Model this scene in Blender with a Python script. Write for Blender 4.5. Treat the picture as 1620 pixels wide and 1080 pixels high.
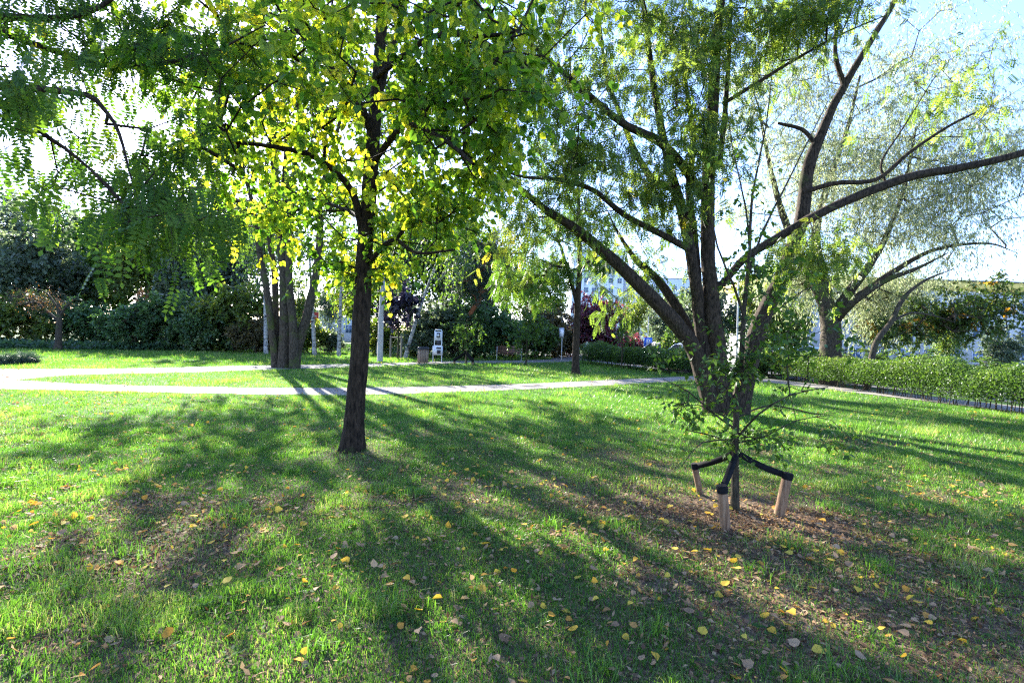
import bpy, math
import numpy as np
from mathutils import Vector, Matrix

# ---------------------------------------------------------------- camera, sky, sun, exposure
SC = bpy.context.scene
for o in list(bpy.data.objects): bpy.data.objects.remove(o)
COL = SC.collection
H = 1.6; F = 810.0; ROLL = math.radians(1.5); SHIFT = -7/1620
cam_d = bpy.data.cameras.new('camera'); cam = bpy.data.objects.new('camera', cam_d); COL.objects.link(cam)
cam_d.sensor_width = 36; cam_d.lens = 18; cam_d.shift_y = SHIFT; cam_d.clip_start = .05; cam_d.clip_end = 4000
cam.matrix_world = Matrix.Translation((0,0,H)) @ Matrix.Rotation(math.pi/2,4,'X') @ Matrix.Rotation(ROLL,4,'Z')
SC.camera = cam

def ray(px, py):
    lx = (px-810)/F; ly = (540-py)/F + 2*SHIFT
    return np.array([lx*math.cos(ROLL)-ly*math.sin(ROLL), 1.0, lx*math.sin(ROLL)+ly*math.cos(ROLL)])
def G(px, py, z=0.0):                       # the ground point seen at a pixel of the photograph
    r = ray(px,py); t = (H-z)/max(-r[2],1e-4); return np.array([r[0]*t, t, z])
def At(px, py, d):                          # the point at depth d
    r = ray(px,py); return np.array([r[0]*d, d, H+r[2]*d])
def proj(x, y, z=0.0):
    X = x/y; Z = (z-H)/y
    lx = X*math.cos(ROLL)+Z*math.sin(ROLL); ly = -X*math.sin(ROLL)+Z*math.cos(ROLL)
    return 810+lx*F, 540-(ly-2*SHIFT)*F

sd = ray(313,88); sd = sd/np.linalg.norm(sd)
SUN_EL = math.asin(sd[2]); SUN_AZ = math.atan2(sd[0], sd[1])
W = bpy.data.worlds.new('World'); SC.world = W; W.use_nodes = True
nt = W.node_tree; bg = nt.nodes['Background']
sky = nt.nodes.new('ShaderNodeTexSky'); sky.sky_type = 'NISHITA'; sky.sun_disc = False
sky.sun_elevation = SUN_EL; sky.sun_rotation = SUN_AZ
sky.air_density = 1.0; sky.dust_density = 0.4; sky.ozone_density = 3.0
tint = nt.nodes.new('ShaderNodeMix'); tint.data_type='RGBA'; tint.blend_type='MULTIPLY'; tint.inputs[0].default_value=1; tint.inputs[7].default_value=(.82,.81,1.02,1)
nt.links.new(sky.outputs[0], tint.inputs[6]); nt.links.new(tint.outputs[2], bg.inputs[0]); bg.inputs[1].default_value = 0.11
sl = bpy.data.lights.new('sun','SUN'); sl.energy = 5.0; sl.angle = math.radians(.55); sl.color = (1,.95,.86)
so = bpy.data.objects.new('sun', sl); COL.objects.link(so)
so.rotation_euler = Vector((-sd[0],-sd[1],-sd[2])).to_track_quat('-Z','Y').to_euler()
SC.view_settings.view_transform = 'Standard'; SC.view_settings.look = 'None'
SC.view_settings.exposure = 2.8; SC.view_settings.gamma = 1
SC.render.engine = 'CYCLES'
cy = SC.cycles; cy.max_bounces = 7; cy.diffuse_bounces = 3; cy.glossy_bounces = 2; cy.transmission_bounces = 4
cy.transparent_max_bounces = 6; cy.use_denoising = False; cy.volume_step_rate = 4; cy.sample_clamp_direct = 12; SC.cycles.pixel_filter_type='BLACKMAN_HARRIS'; SC.cycles.filter_width=1.3; cy.sample_clamp_indirect = 6; cy.caustics_reflective = False; cy.caustics_refractive = False

# ---------------------------------------------------------------- helpers
def tag(o, label=None, cat=None, group=None, kind=None):
    for k, v in (('label',label),('category',cat),('group',group),('kind',kind)):
        if v: o[k] = v
    return o
def empty(name, loc=(0,0,0), label=None, cat=None, group=None, rz=0):
    o = bpy.data.objects.new(name, None); COL.objects.link(o); o.location = loc; o.rotation_euler = (0,0,rz)
    o.empty_display_size = .2
    return tag(o, label, cat, group)

class MB:
    """collects vertices and polygons (numpy) into one mesh"""
    def __init__(s): s.v = []; s.f = {3:[],4:[],6:[]}; s.a = {3:[],4:[],6:[]}; s.n = 0; s.big = []
    def add(s, v, f, a=None):
        f = np.asarray(f, dtype=np.int64)
        s.v.append(np.asarray(v, dtype=np.float64).reshape(-1,3)); k = f.shape[1]
        if k not in s.f: s.f[k] = []; s.a[k] = []
        s.f[k].append(f+s.n); s.a[k].append(np.zeros(len(f)) if a is None else np.broadcast_to(np.asarray(a,dtype=float),(len(f),)))
        s.n += len(s.v[-1]); return s
    def box(s, lo, hi, R=None, c=None):
        lo = np.array(lo,float); hi = np.array(hi,float)
        v = np.array([[x,y,z] for z in (lo[2],hi[2]) for y in (lo[1],hi[1]) for x in (lo[0],hi[0])])
        if R is not None: v = v@np.array(R).T
        if c is not None: v = v+np.array(c)
        return s.add(v, [[0,2,3,1],[4,5,7,6],[0,1,5,4],[2,6,7,3],[0,4,6,2],[1,3,7,5]])
    def tube(s, P, R, seg=8, cap=False, ridge=0, seed=0, flat=1.0):
        P = np.asarray(P,float); n = len(P); R = np.broadcast_to(np.asarray(R,float),(n,))
        T = np.gradient(P,axis=0); T /= np.linalg.norm(T,axis=1)[:,None]+1e-9
        up = np.array([0,0,1.]) if abs(T[0,2])<.9 else np.array([1.,0,0])
        U = np.zeros((n,3)); u = up-T[0]*np.dot(up,T[0]); U[0] = u/np.linalg.norm(u)
        for i in range(1,n):
            u = U[i-1]-T[i]*np.dot(U[i-1],T[i]); U[i] = u/(np.linalg.norm(u)+1e-9)
        V = np.cross(T,U); a = np.arange(seg)/seg*2*math.pi
        rr = R[:,None]*np.ones((n,seg))
        if ridge:
            rg = np.random.default_rng(seed)
            zz = np.cumsum(np.r_[0,np.linalg.norm(np.diff(P,axis=0),axis=1)])[:,None]
            m = np.zeros((n,seg))
            for k,amp in ((3,.55),(7,.5),(12,.55),(19,.45)):
                k = int(k*seg/48) or 1
                m += amp*np.sin(k*a[None,:]+rg.uniform(0,6)+1.4*np.sin(zz*rg.uniform(1,3)+rg.uniform(0,6))+.7*np.sin(zz*rg.uniform(5,9)))
            m += .5*rg.standard_normal((n,seg))
            rr = rr*(1+ridge*m)
        v = P[:,None,:]+rr[:,:,None]*(np.cos(a)[None,:,None]*U[:,None,:]*flat+np.sin(a)[None,:,None]*V[:,None,:])
        i = np.arange(n-1)[:,None]*seg; j = np.arange(seg)[None,:]; jn = (j+1)%seg
        f = np.stack([i+j,i+jn,i+seg+jn,i+seg+j],-1).reshape(-1,4)
        s.add(v.reshape(-1,3), f)
        if cap:
            for e,rev in ((0,True),(n-1,False)):
                b = s.n; s.add(np.vstack([v[e],P[e]]), [[seg,(q+1)%seg,q] if rev else [seg,q,(q+1)%seg] for q in range(seg)])
        return s
    def tubes(s, P, R, seg=3):                # bulk: P (T,n,3), R (T,n)
        T_,n,_ = P.shape
        D = np.gradient(P,axis=1); D /= np.linalg.norm(D,axis=2)[...,None]+1e-9
        up = np.tile(np.array([.31,.2,.93]),(T_,n,1)); U = np.cross(D,up); U /= np.linalg.norm(U,axis=2)[...,None]+1e-9
        V = np.cross(D,U); a = np.arange(seg)/seg*2*math.pi
        v = P[:,:,None,:]+R[:,:,None,None]*(np.cos(a)[:,None]*U[:,:,None,:]+np.sin(a)[:,None]*V[:,:,None,:])
        t = np.arange(T_)[:,None,None]*n*seg; i = np.arange(n-1)[None,:,None]*seg; j = np.arange(seg)[None,None,:]; jn = (j+1)%seg
        f = np.stack([t+i+j,t+i+jn,t+i+seg+jn,t+i+seg+j],-1).reshape(-1,4)
        return s.add(v.reshape(-1,3), f)
    def build(s, name, m, parent=None, smooth=False, attr=True, loc=None):
        v = np.vstack(s.v).astype(np.float32); me = bpy.data.meshes.new(name); me.vertices.add(len(v)); me.vertices.foreach_set('co', v.ravel())
        li=[]; st=[]; at=[]; o=0
        for k in s.f:
            if not s.f[k]: continue
            f = np.vstack(s.f[k]); li.append(f.ravel()); st.append(np.arange(len(f))*k+o); o += f.size; at.append(np.concatenate(s.a[k]))
        li = np.concatenate(li).astype(np.int32); st = np.concatenate(st).astype(np.int32); at = np.concatenate(at).astype(np.float32)
        me.loops.add(len(li)); me.loops.foreach_set('vertex_index', li)
        me.polygons.add(len(st)); me.polygons.foreach_set('loop_start', st)
        if smooth: me.polygons.foreach_set('use_smooth', np.ones(len(st),bool))
        me.update(calc_edges=True)
        if attr:
            A = me.attributes.new('v','FLOAT','FACE'); A.data.foreach_set('value', at)
        me.materials.append(m)
        ob = bpy.data.objects.new(name, me); COL.objects.link(ob); ob.parent = parent
        if loc is not None: ob.location = loc
        return ob

_lat = {}
def vnoise(x, y, s, seed=0):
    """smooth value noise 0..1"""
    if seed not in _lat: _lat[seed] = np.random.default_rng(900+seed).random((256,256))
    L = _lat[seed]; x = np.asarray(x)/s+1000.37; y = np.asarray(y)/s+1000.71
    xi = np.floor(x).astype(int); yi = np.floor(y).astype(int); fx = x-xi; fy = y-yi
    fx = fx*fx*(3-2*fx); fy = fy*fy*(3-2*fy)
    g = lambda a,b: L[a%256,b%256]
    return (g(xi,yi)*(1-fx)+g(xi+1,yi)*fx)*(1-fy)+(g(xi,yi+1)*(1-fx)+g(xi+1,yi+1)*fx)*fy
def sstep(a,b,x):
    t = np.clip((np.asarray(x)-a)/(b-a),0,1); return t*t*(3-2*t)

# ---- materials
def newmat(name):
    m = bpy.data.materials.new(name); m.use_nodes = True; n = m.node_tree; b = n.nodes['Principled BSDF']; return m, n, b
def ramp(n, stops, fac):
    r = n.nodes.new('ShaderNodeValToRGB'); e = r.color_ramp.elements
    while len(e)>1: e.remove(e[-1])
    for i,(p,c) in enumerate(stops):
        x = e[0] if i==0 else e.new(p); x.position = p; x.color = (*c,1)
    n.links.new(fac, r.inputs[0]); return r.outputs[0]
def leafmat(name, stops, trans=.5, rough=.45, tcol=(1.5,1.5,.55), tgain=1.0, spec=.35, hue=.0):
    m,n,b = newmat(name); at = n.nodes.new('ShaderNodeAttribute'); at.attribute_name='v'
    c = ramp(n, stops, at.outputs['Fac'])
    if hue:
        oi = n.nodes.new('ShaderNodeObjectInfo'); hs = n.nodes.new('ShaderNodeHueSaturation'); mr = n.nodes.new('ShaderNodeMapRange')
        mr.inputs['To Min'].default_value=.5-hue; mr.inputs['To Max'].default_value=.5+hue
        n.links.new(oi.outputs['Random'],mr.inputs['Value']); n.links.new(mr.outputs[0],hs.inputs['Hue']); n.links.new(c,hs.inputs['Color']); c = hs.outputs[0]
    n.links.new(c,b.inputs['Base Color']); b.inputs['Roughness'].default_value = rough; b.inputs['Specular IOR Level'].default_value = spec
    mu = n.nodes.new('ShaderNodeMix'); mu.data_type='RGBA'; mu.blend_type='MULTIPLY'; mu.inputs[0].default_value=1
    n.links.new(c,mu.inputs[6]); mu.inputs[7].default_value=(tcol[0]*tgain,tcol[1]*tgain,tcol[2]*tgain,1)
    t = n.nodes.new('ShaderNodeBsdfTranslucent'); n.links.new(mu.outputs[2],t.inputs[0])
    mx = n.nodes.new('ShaderNodeMixShader'); mx.inputs[0].default_value=trans
    n.links.new(b.outputs[0],mx.inputs[1]); n.links.new(t.outputs[0],mx.inputs[2])
    n.links.new(mx.outputs[0], n.nodes['Material Output'].inputs[0]); return m
def noise_of(n, scale, detail=4, stretch=(1,1,1), rough=.6):
    tc = n.nodes.new('ShaderNodeTexCoord'); mp = n.nodes.new('ShaderNodeMapping'); mp.inputs['Scale'].default_value = stretch
    nz = n.nodes.new('ShaderNodeTexNoise'); nz.inputs['Scale'].default_value = scale; nz.inputs['Detail'].default_value = detail; nz.inputs['Roughness'].default_value = rough
    n.links.new(tc.outputs['Object'],mp.inputs[0]); n.links.new(mp.outputs[0],nz.inputs[0]); return nz.outputs['Fac']
def bump(n, b, fac, strength=.5, dist=.02):
    bp = n.nodes.new('ShaderNodeBump'); bp.inputs['Strength'].default_value=strength; bp.inputs['Distance'].default_value=dist
    n.links.new(fac,bp.inputs['Height']); n.links.new(bp.outputs[0],b.inputs['Normal'])
def noisemat(name, stops, scale=5, stretch=(1,1,1), rough=.8, bs=.4, bd=.01, detail=5, metal=0, spec=.3):
    m,n,b = newmat(name); f = noise_of(n,scale,detail,stretch)
    n.links.new(ramp(n,stops,f), b.inputs['Base Color']); b.inputs['Roughness'].default_value=rough; b.inputs['Metallic'].default_value=metal
    b.inputs['Specular IOR Level'].default_value=spec
    if bs: bump(n,b,f,bs,bd)
    return m
def bark(name, c0, c1, moss=None, mossamt=.5):
    m,n,b = newmat(name); f = noise_of(n,30,8,(1,1,.24),.72); c = ramp(n,[(.38,c0),(.66,c1)],f)
    if moss:
        f2 = noise_of(n,1.6,4); mk = ramp(n,[(mossamt,(0,0,0)),(mossamt+.12,(1,1,1))],f2)
        mx = n.nodes.new('ShaderNodeMix'); mx.data_type='RGBA'; n.links.new(mk,mx.inputs[0]); n.links.new(c,mx.inputs[6]); mx.inputs[7].default_value=(*moss,1); c = mx.outputs[2]
    n.links.new(c,b.inputs['Base Color']); b.inputs['Roughness'].default_value=.9; b.inputs['Specular IOR Level'].default_value=.15
    bump(n,b,f,.9,.03); return m
def flatmat(name, c, rough=.6, metal=0, spec=.4): 
    return noisemat(name,[(.3,tuple(x*.86 for x in c)),(.7,c)],6,rough=rough,bs=.08,metal=metal,spec=spec)

M = {}
M['bark_linden'] = bark('bark_linden',(.006,.0045,.003),(.06,.041,.026),(.03,.04,.012),.6)
M['bark_robinia'] = bark('bark_robinia',(.008,.006,.004),(.08,.056,.037),(.05,.06,.02),.62)
M['bark_grey'] = bark('bark_grey',(.015,.012,.008),(.11,.088,.062),(.06,.075,.02),.54)
M['bark_young'] = bark('bark_young',(.02,.017,.01),(.09,.072,.045))
M['bark_red'] = bark('bark_red',(.22,.07,.03),(.42,.16,.07))
m,n,b = newmat('bark_birch'); f = noise_of(n,5,5,(1,1,2.6)); n.links.new(ramp(n,[(.40,(.03,.03,.03)),(.5,(.32,.31,.29)),(.8,(.45,.43,.4))],f),b.inputs['Base Color']); b.inputs['Roughness'].default_value=.7; M['bark_birch']=m
M['linden'] = leafmat('linden_leaf',[(0,(.03,.075,.014)),(.35,(.06,.125,.02)),(.6,(.14,.2,.03)),(.82,(.34,.36,.045)),(1,(.55,.44,.06))],.62,.45,(1.5,1.6,.48),1.6,.28)
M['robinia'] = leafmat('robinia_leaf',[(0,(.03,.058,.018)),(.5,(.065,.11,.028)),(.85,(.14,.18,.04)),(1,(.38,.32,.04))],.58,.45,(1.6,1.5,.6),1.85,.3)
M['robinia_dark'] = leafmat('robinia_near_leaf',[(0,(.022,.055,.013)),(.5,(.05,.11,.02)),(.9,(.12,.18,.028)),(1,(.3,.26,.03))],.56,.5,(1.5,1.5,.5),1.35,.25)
M['willow'] = leafmat('willow_leaf',[(0,(.12,.15,.08)),(.5,(.2,.235,.14)),(.85,(.36,.39,.29)),(1,(.42,.4,.25))],.5,.4,(1.3,1.3,.9),1.5,.5)
M['young'] = leafmat('young_tree_leaf',[(0,(.03,.075,.015)),(.6,(.07,.14,.025)),(.9,(.13,.2,.03)),(1,(.3,.2,.05))],.5,.4)
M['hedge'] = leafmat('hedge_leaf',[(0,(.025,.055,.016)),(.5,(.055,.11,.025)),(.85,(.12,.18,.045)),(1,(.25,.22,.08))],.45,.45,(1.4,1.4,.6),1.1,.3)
M['shrub'] = leafmat('shrub_leaf',[(0,(.04,.075,.035)),(.5,(.07,.125,.05)),(.85,(.13,.19,.075)),(1,(.2,.22,.12))],.45,.4,(1.4,1.5,.6),1.4,.4,.02)  # leaf colour lifted so the far shrubs look hazier
M['wood'] = leafmat('tree_leaf',[(0,(.04,.085,.02)),(.5,(.075,.15,.03)),(.8,(.14,.21,.04)),(1,(.32,.28,.05))],.5,.4,(1.5,1.5,.5),1.1,.4,.025)
M['purple'] = leafmat('purple_leaf',[(0,(.07,.02,.04)),(.6,(.17,.05,.07)),(1,(.32,.13,.13))],.45,.35,(1.5,.8,.8),1.0,.6)
M['navy'] = leafmat('dark_maple_leaf',[(0,(.015,.016,.028)),(1,(.05,.04,.07))],.3,.35,(1.2,.9,1.2),1.0,.6)
M['rust'] = leafmat('rust_leaf',[(0,(.2,.1,.05)),(.6,(.4,.17,.08)),(1,(.5,.3,.12))],.4)
M['orange'] = leafmat('orange_shrub_leaf',[(0,(.03,.06,.02)),(.72,(.07,.12,.03)),(.86,(.4,.26,.04)),(1,(.5,.25,.04))],.45)
M['pine'] = leafmat('pine_needle',[(0,(.03,.06,.04)),(1,(.08,.12,.075))],.3,.5,(1.2,1.2,.9),1,.3)
M['grass'] = leafmat('grass_blade',[(0,(.035,.1,.015)),(.42,(.085,.175,.026)),(.68,(.15,.25,.04)),(.82,(.22,.24,.08)),(1,(.36,.3,.16))],.5,.38,(1.2,1.45,.6),1.15,.35)
M['litter'] = leafmat('fallen_leaf',[(0,(.09,.05,.03)),(.35,(.18,.105,.06)),(.6,(.32,.2,.11)),(.74,(.42,.29,.17)),(.82,(.5,.24,.04)),(.92,(.62,.42,.05)),(1,(.55,.42,.07))],.3,.75,(1.3,1.2,.7),1,.12)
M['cover'] = leafmat('ground_cover_leaf',[(0,(.03,.075,.04)),(1,(.07,.13,.06))],.4,.4)

# ---------------------------------------------------------------- terrain
HB = G(1090,592)[:2]; HA = G(1620,657)[:2]; HD = (HA-HB)/np.linalg.norm(HA-HB); HN = np.array([-HD[1],HD[0]])
if HN[0]<0: HN = -HN
def gz(x, y):
    x = np.asarray(x,float); y = np.asarray(y,float)
    s = (x-HB[0])*HN[0]+(y-HB[1])*HN[1]
    z = -1.5*sstep(3,42,s)
    near = 1-sstep(9,13,np.hypot(x,y))
    return z+near*((vnoise(x,y,1.3,1)-.5)*.06+(vnoise(x,y,.35,2)-.5)*.03)
def gp(px,py): p = G(px,py); p[2] = float(gz(p[0],p[1])); return p

def grid_sheet(name, xs, ys, m, zoff=0):
    X,Y = np.meshgrid(xs,ys); Z = gz(X,Y)+zoff; nx=len(xs); ny=len(ys)
    i = np.arange(ny-1)[:,None]*nx+np.arange(nx-1)[None,:]; f = np.stack([i,i+1,i+nx+1,i+nx],-1).reshape(-1,4)
    return MB().add(np.stack([X,Y,Z],-1), f).build(name,m,smooth=True)
def sp(lo,hi,near,n):
    t = np.linspace(-1,1,n); return (hi+lo)/2+(hi-lo)/2*np.sign(t)*(np.abs(t)**near)
xs = np.unique(np.r_[np.arange(-13,13.01,.12), -13-np.geomspace(.3,900,40), 13+np.geomspace(.3,900,40)])
ys = np.unique(np.r_[np.arange(-3,13.01,.12), -3-np.geomspace(.3,200,12), 13+np.geomspace(.3,1500,60)])
m,n,b = newmat('ground_soil')
f1 = noise_of(n,1.1,6); f2 = noise_of(n,40,6); f3 = noise_of(n,9,5)
soil = ramp(n,[(.3,(.045,.032,.02)),(.5,(.12,.085,.055)),(.75,(.28,.2,.12))],f2)
turf = ramp(n,[(.3,(.02,.05,.012)),(.6,(.05,.1,.02)),(.8,(.14,.16,.05))],f3)
tc = n.nodes.new('ShaderNodeTexCoord'); sx = n.nodes.new('ShaderNodeVectorMath'); sx.operation='LENGTH'; n.links.new(tc.outputs['Object'],sx.inputs[0])
far = n.nodes.new('ShaderNodeMapRange'); far.inputs['From Min'].default_value=4; far.inputs['From Max'].default_value=13; far.inputs['To Min'].default_value=-.25; far.inputs['To Max'].default_value=.55
n.links.new(sx.outputs['Value'],far.inputs['Value'])
ad = n.nodes.new('ShaderNodeMath'); ad.operation='ADD'; n.links.new(far.outputs[0],ad.inputs[0]); n.links.new(f1,ad.inputs[1])
mk = ramp(n,[(.45,(0,0,0)),(.62,(1,1,1))],ad.outputs[0])
mx = n.nodes.new('ShaderNodeMix'); mx.data_type='RGBA'; n.links.new(mk,mx.inputs[0]); n.links.new(soil,mx.inputs[6]); n.links.new(turf,mx.inputs[7]); n.links.new(mx.outputs[2],b.inputs['Base Color'])
b.inputs['Roughness'].default_value=.95; b.inputs['Specular IOR Level'].default_value=.1; bump(n,b,f2,.8,.03)
M['ground'] = m
tag(grid_sheet('ground', xs, ys, M['ground']), kind='structure')

# paths: edges given where the photograph shows them, laid on the ground
def edge(pts):
    P = np.array([G(a,c)[:2] for a,c in pts]); return P
back_up = [(-900,592),(-400,588),(0,584),(100,584),(200,583),(400,578.5),(620,574.5),(700,571.5),(830,569.8),(870,568.5)]
back_lo = [(-900,612),(-400,606),(25,601.5),(74,596),(136,592.6),(297,589),(400,586),(620,579),(700,575.5),(830,574.5),(905,571)]
fr_up = [(-900,612),(-400,606),(25,601.5),(124,607.5),(247,611),(400,614),(560,613.5),(700,611.5),(850,606.5),(1000,599.5),(1095,595),(1200,588)]
fr_lo = [(-900,632),(-400,624),(0,616),(124,618),(247,621),(400,624.5),(560,625.5),(700,621.5),(850,615.5),(1000,607.5),(1100,602),(1200,597)]
def ev(pts, px): a = np.array(pts,float); return np.interp(px,a[:,0],a[:,1])
def strip(mb, up, lo, z, x0, x1, n=160, ext=None):
    px = np.linspace(x0,x1,n); rg = np.random.default_rng(3)
    A=[];B=[]
    for q in px:
        a = G(q,ev(up,q)); c = G(q,ev(lo,q)); w = (vnoise(a[0],a[1],.5,5)-.5)*.12
        A.append([a[0],a[1]+w,z]); B.append([c[0],c[1]+w,z])
    v = np.array(B+A); i = np.arange(n-1); f = np.stack([i,i+1,i+n+1,i+n],-1); mb.add(v,f)
def pathmat(name,c0,c1,c2):
    m,n,b = newmat(name); a = noise_of(n,60,3); c = noise_of(n,1.3,5)
    mx = n.nodes.new('ShaderNodeMix'); mx.data_type='RGBA'; mx.inputs[0].default_value=.45
    n.links.new(ramp(n,[(.35,c0),(.6,c1)],a),mx.inputs[6]); n.links.new(ramp(n,[(.3,c2),(.65,c1)],c),mx.inputs[7])
    n.links.new(mx.outputs[2],b.inputs['Base Color']); b.inputs['Roughness'].default_value=.9; b.inputs['Specular IOR Level'].default_value=.2; bump(n,b,a,.5,.01); return m
M['path'] = pathmat('gravel_path',(.09,.08,.065),(.26,.24,.21),(.12,.108,.09))
M['asphalt'] = pathmat('asphalt',(.05,.05,.05),(.09,.09,.09),(.06,.06,.06))
mb = MB(); strip(mb,back_up,back_lo,.006,-890,868)
tag(mb.build('back_path',M['path']),kind='structure')
P1=[(868,568.6),(886,561.5),(905,560.5),(912,571)]
mb = MB(); v=[G(*p,.004) for p in P1]+[G(868,574.2,.004)]; mb.add(np.array(v),[[0,4,3,2],[0,2,1,1]][:1]); mb.add(np.array([v[0],v[2],v[1]]),[[0,1,2]])
tag(mb.build('side_path',M['path']),kind='structure')
mb = MB(); strip(mb,fr_up,fr_lo,.010,-890,1195)
tag(mb.build('front_path',M['path']),kind='structure')
def on_path(x,y):
    yy = np.maximum(y,.5); px,py = proj(x,yy); px = np.clip(px,-890,1195)
    b_ = (py>ev(back_up,px))&(py<ev(back_lo,px))&(px<905)
    f_ = (py>ev(fr_up,px))&(py<ev(fr_lo,px))&(px<1195)
    s_ = (px>872)&(px<908)&(py>561)&(py<572)
    return ((b_|f_|s_)&(y>3))
def side(x,y): return (x-HB[0])*HN[0]+(y-HB[1])*HN[1]
# pavement behind the hedge and the street beyond it
def ribbon(name, s0, s1, t0, t1, z, m, n=60):
    t = np.linspace(t0,t1,n); mb = MB(); ss = np.linspace(s0,s1,5)
    P = np.array([[HB+HD*a+HN*s for a in t] for s in ss]); X=P[...,0]; Y=P[...,1]; Z=gz(X,Y)+z
    i = np.arange(4)[:,None]*n+np.arange(n-1)[None,:]; f = np.stack([i,i+1,i+n+1,i+n],-1).reshape(-1,4)
    return tag(mb.add(np.stack([X,Y,Z],-1),f).build(name,m),kind='structure')
ribbon('pavement',.55,2.2,-40,40,.02,M['path'])
ribbon('road',3.4,9.5,-60,60,.015,M['asphalt'])
cx,cyy = At(1560,585,50)[:2]
mb = MB(); X,Y = np.meshgrid(np.linspace(24,110,30),np.linspace(40,60,10)); Z=gz(X,Y)+.02; i=np.arange(9)[:,None]*30+np.arange(29)[None,:]
tag(mb.add(np.stack([X,Y,Z],-1),np.stack([i,i+1,i+31,i+30],-1).reshape(-1,4)).build('parking_lot',M['asphalt']),kind='structure')

# ---------------------------------------------------------------- leaves, twigs, trees
def tmpl(kind):
    if kind=='linden':
        v = np.array([[0,0,0],[-.42,.1,.10],[-.5,.5,.12],[-.22,.85,.05],[0,1.12,-.06],[.22,.85,.05],[.5,.5,.12],[.42,.1,.10]]); f=[[0,1,2,3],[0,3,4,4],[0,5,6,7]]
        return v, [np.array([[0,3,2,1],[0,7,6,5]]), np.array([[0,4,3],[0,5,4]])]
    if kind=='sliver':
        return np.array([[0,0,0],[-.2,.4,.06],[0,1.1,-.02],[.2,.45,.06]]),[np.array([[0,1,2],[0,2,3]])]
    if kind=='oval':
        v = np.array([[0,0,0],[-.3,.35,.07],[0,1,-.08],[.3,.35,.07]]); return v,[np.array([[0,1,2],[0,2,3]])]
    if kind=='big':                         # wide clump leaf for far crowns
        v = np.array([[0,0,0],[-.45,.45,.1],[0,1,-.1],[.45,.45,.1]]); return v,[np.array([[0,1,2],[0,2,3]])]
    if kind=='narrow':
        v = np.array([[0,0,0],[-.09,.4,0],[.02,1,-.1],[.09,.4,0]]); return v,[np.array([[0,1,2,3]])]
    if kind=='needle':
        vs=[];fs=[]; rg=np.random.default_rng(5)
        for k in range(9):
            d = rg.normal(size=3); d[1]=abs(d[1])+.4; d/=np.linalg.norm(d); w=np.cross(d,rg.normal(size=3)); w/=np.linalg.norm(w)
            b=len(vs); vs+= [w*.025,d,-w*.025]; fs.append([b,b+1,b+2])
        return np.array(vs),[np.array(fs)]
    if kind.startswith('pinnate'):
        vs=[];fs=[]; n,DR,BN,wf={'pinnate':(6,.35,0,.5),'pinnateB':(7,.12,.16,.46),'pinnateC':(5,.62,-.12,.56),'pinnate6':(5,.35,0,.5)}[kind]
        def lf(y,sx,ang,L,z):
            b=len(vs); c,s=math.cos(ang),math.sin(ang)
            for (a,q,zz) in ((0,0,0),(-.5,.5,.0),(0,1,-.12),(.5,.5,.0)):
                lx=a*L*wf; ly=q*L; vs.append([ (lx*c+ly*s)*sx+BN*y*y, y+(-lx*s+ly*c), z+zz*L])
            fs.append([b,b+1,b+2,b+3])
        for k in range(n):
            y=.16+.76*k/n; z=-DR*y*y; L=.25*(1-.25*abs(k-n/2)/n)
            lf(y,1,1.25,L,z); lf(y+.02,-1,1.25,L,z)
        lf(.93,1,0,.2,-DR*.86)
        b=len(vs); vs+= [[-.006,0,0],[.006,0,0],[.004+BN*.9,.95,-DR*.9],[-.004+BN*.9,.95,-DR*.9]]; fs.append([b,b+1,b+2,b+3])
        return np.array(vs),[np.array(fs)]
def norm(a): return a/(np.linalg.norm(a,axis=-1,keepdims=True)+1e-9)
def put_leaves(mb, P, D, N, S, kind, val):
    v,fs = tmpl(kind); D=norm(D); X=norm(np.cross(D,N)); N=np.cross(X,D); n=len(P)
    V = P[:,None,:]+S[:,None,None]*(v[None,:,0,None]*X[:,None,:]+v[None,:,1,None]*D[:,None,:]+v[None,:,2,None]*N[:,None,:])
    base=mb.n; first=True
    for f in fs:
        F_=(np.arange(n)[:,None,None]*len(v)+f[None]).reshape(-1,f.shape[1]); a=np.repeat(val,len(f))
        if first: mb.add(V.reshape(-1,3),F_,a); first=False
        else: mb.f[f.shape[1]].append(F_+base); mb.a[f.shape[1]].append(a)

def spline(P, R, step=.12):
    P=np.asarray(P,float); R=np.asarray(R,float); Q=np.vstack([2*P[0]-P[1],P,2*P[-1]-P[-2]]); out=[];ro=[]
    for i in range(len(P)-1):
        p0,p1,p2,p3=Q[i:i+4]; m=max(2,int(np.linalg.norm(p2-p1)/step))
        t=np.arange(m)[:,None]/m
        out.append(.5*((2*p1)+(-p0+p2)*t+(2*p0-5*p1+4*p2-p3)*t**2+(-p0+3*p1-3*p2+p3)*t**3)); ro.append(R[i]+(R[i+1]-R[i])*t[:,0])
    return np.vstack(out+[P[-1:]]), np.concatenate(ro+[R[-1:]])

def ell(rg, c, r, n, shell=.35, zlo=None):
    """cluster centres in an ellipsoid, thinned by lumpy noise so gaps remain"""
    out=[]
    c=np.array(c,float); r=np.array(r,float)
    off=rg.uniform(0,50,3)
    while len(out)<n:
        d=norm(rg.normal(size=(n*2,3))); q=d*(rg.random((n*2,1))**shell)
        p=c+q*r
        lump=np.sin(p[:,0]*1.9/max(r[0],.5)*2+off[0])*np.sin(p[:,1]*1.9/max(r[1],.5)*2+off[1])*np.sin(p[:,2]*2.2/max(r[2],.5)*2+off[2])
        p=p[lump+rg.normal(size=len(p))*.3>-.25]
        if zlo is not None: p=p[p[:,2]>zlo]
        out+=list(p)
    return np.array(out[:n])

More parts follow.
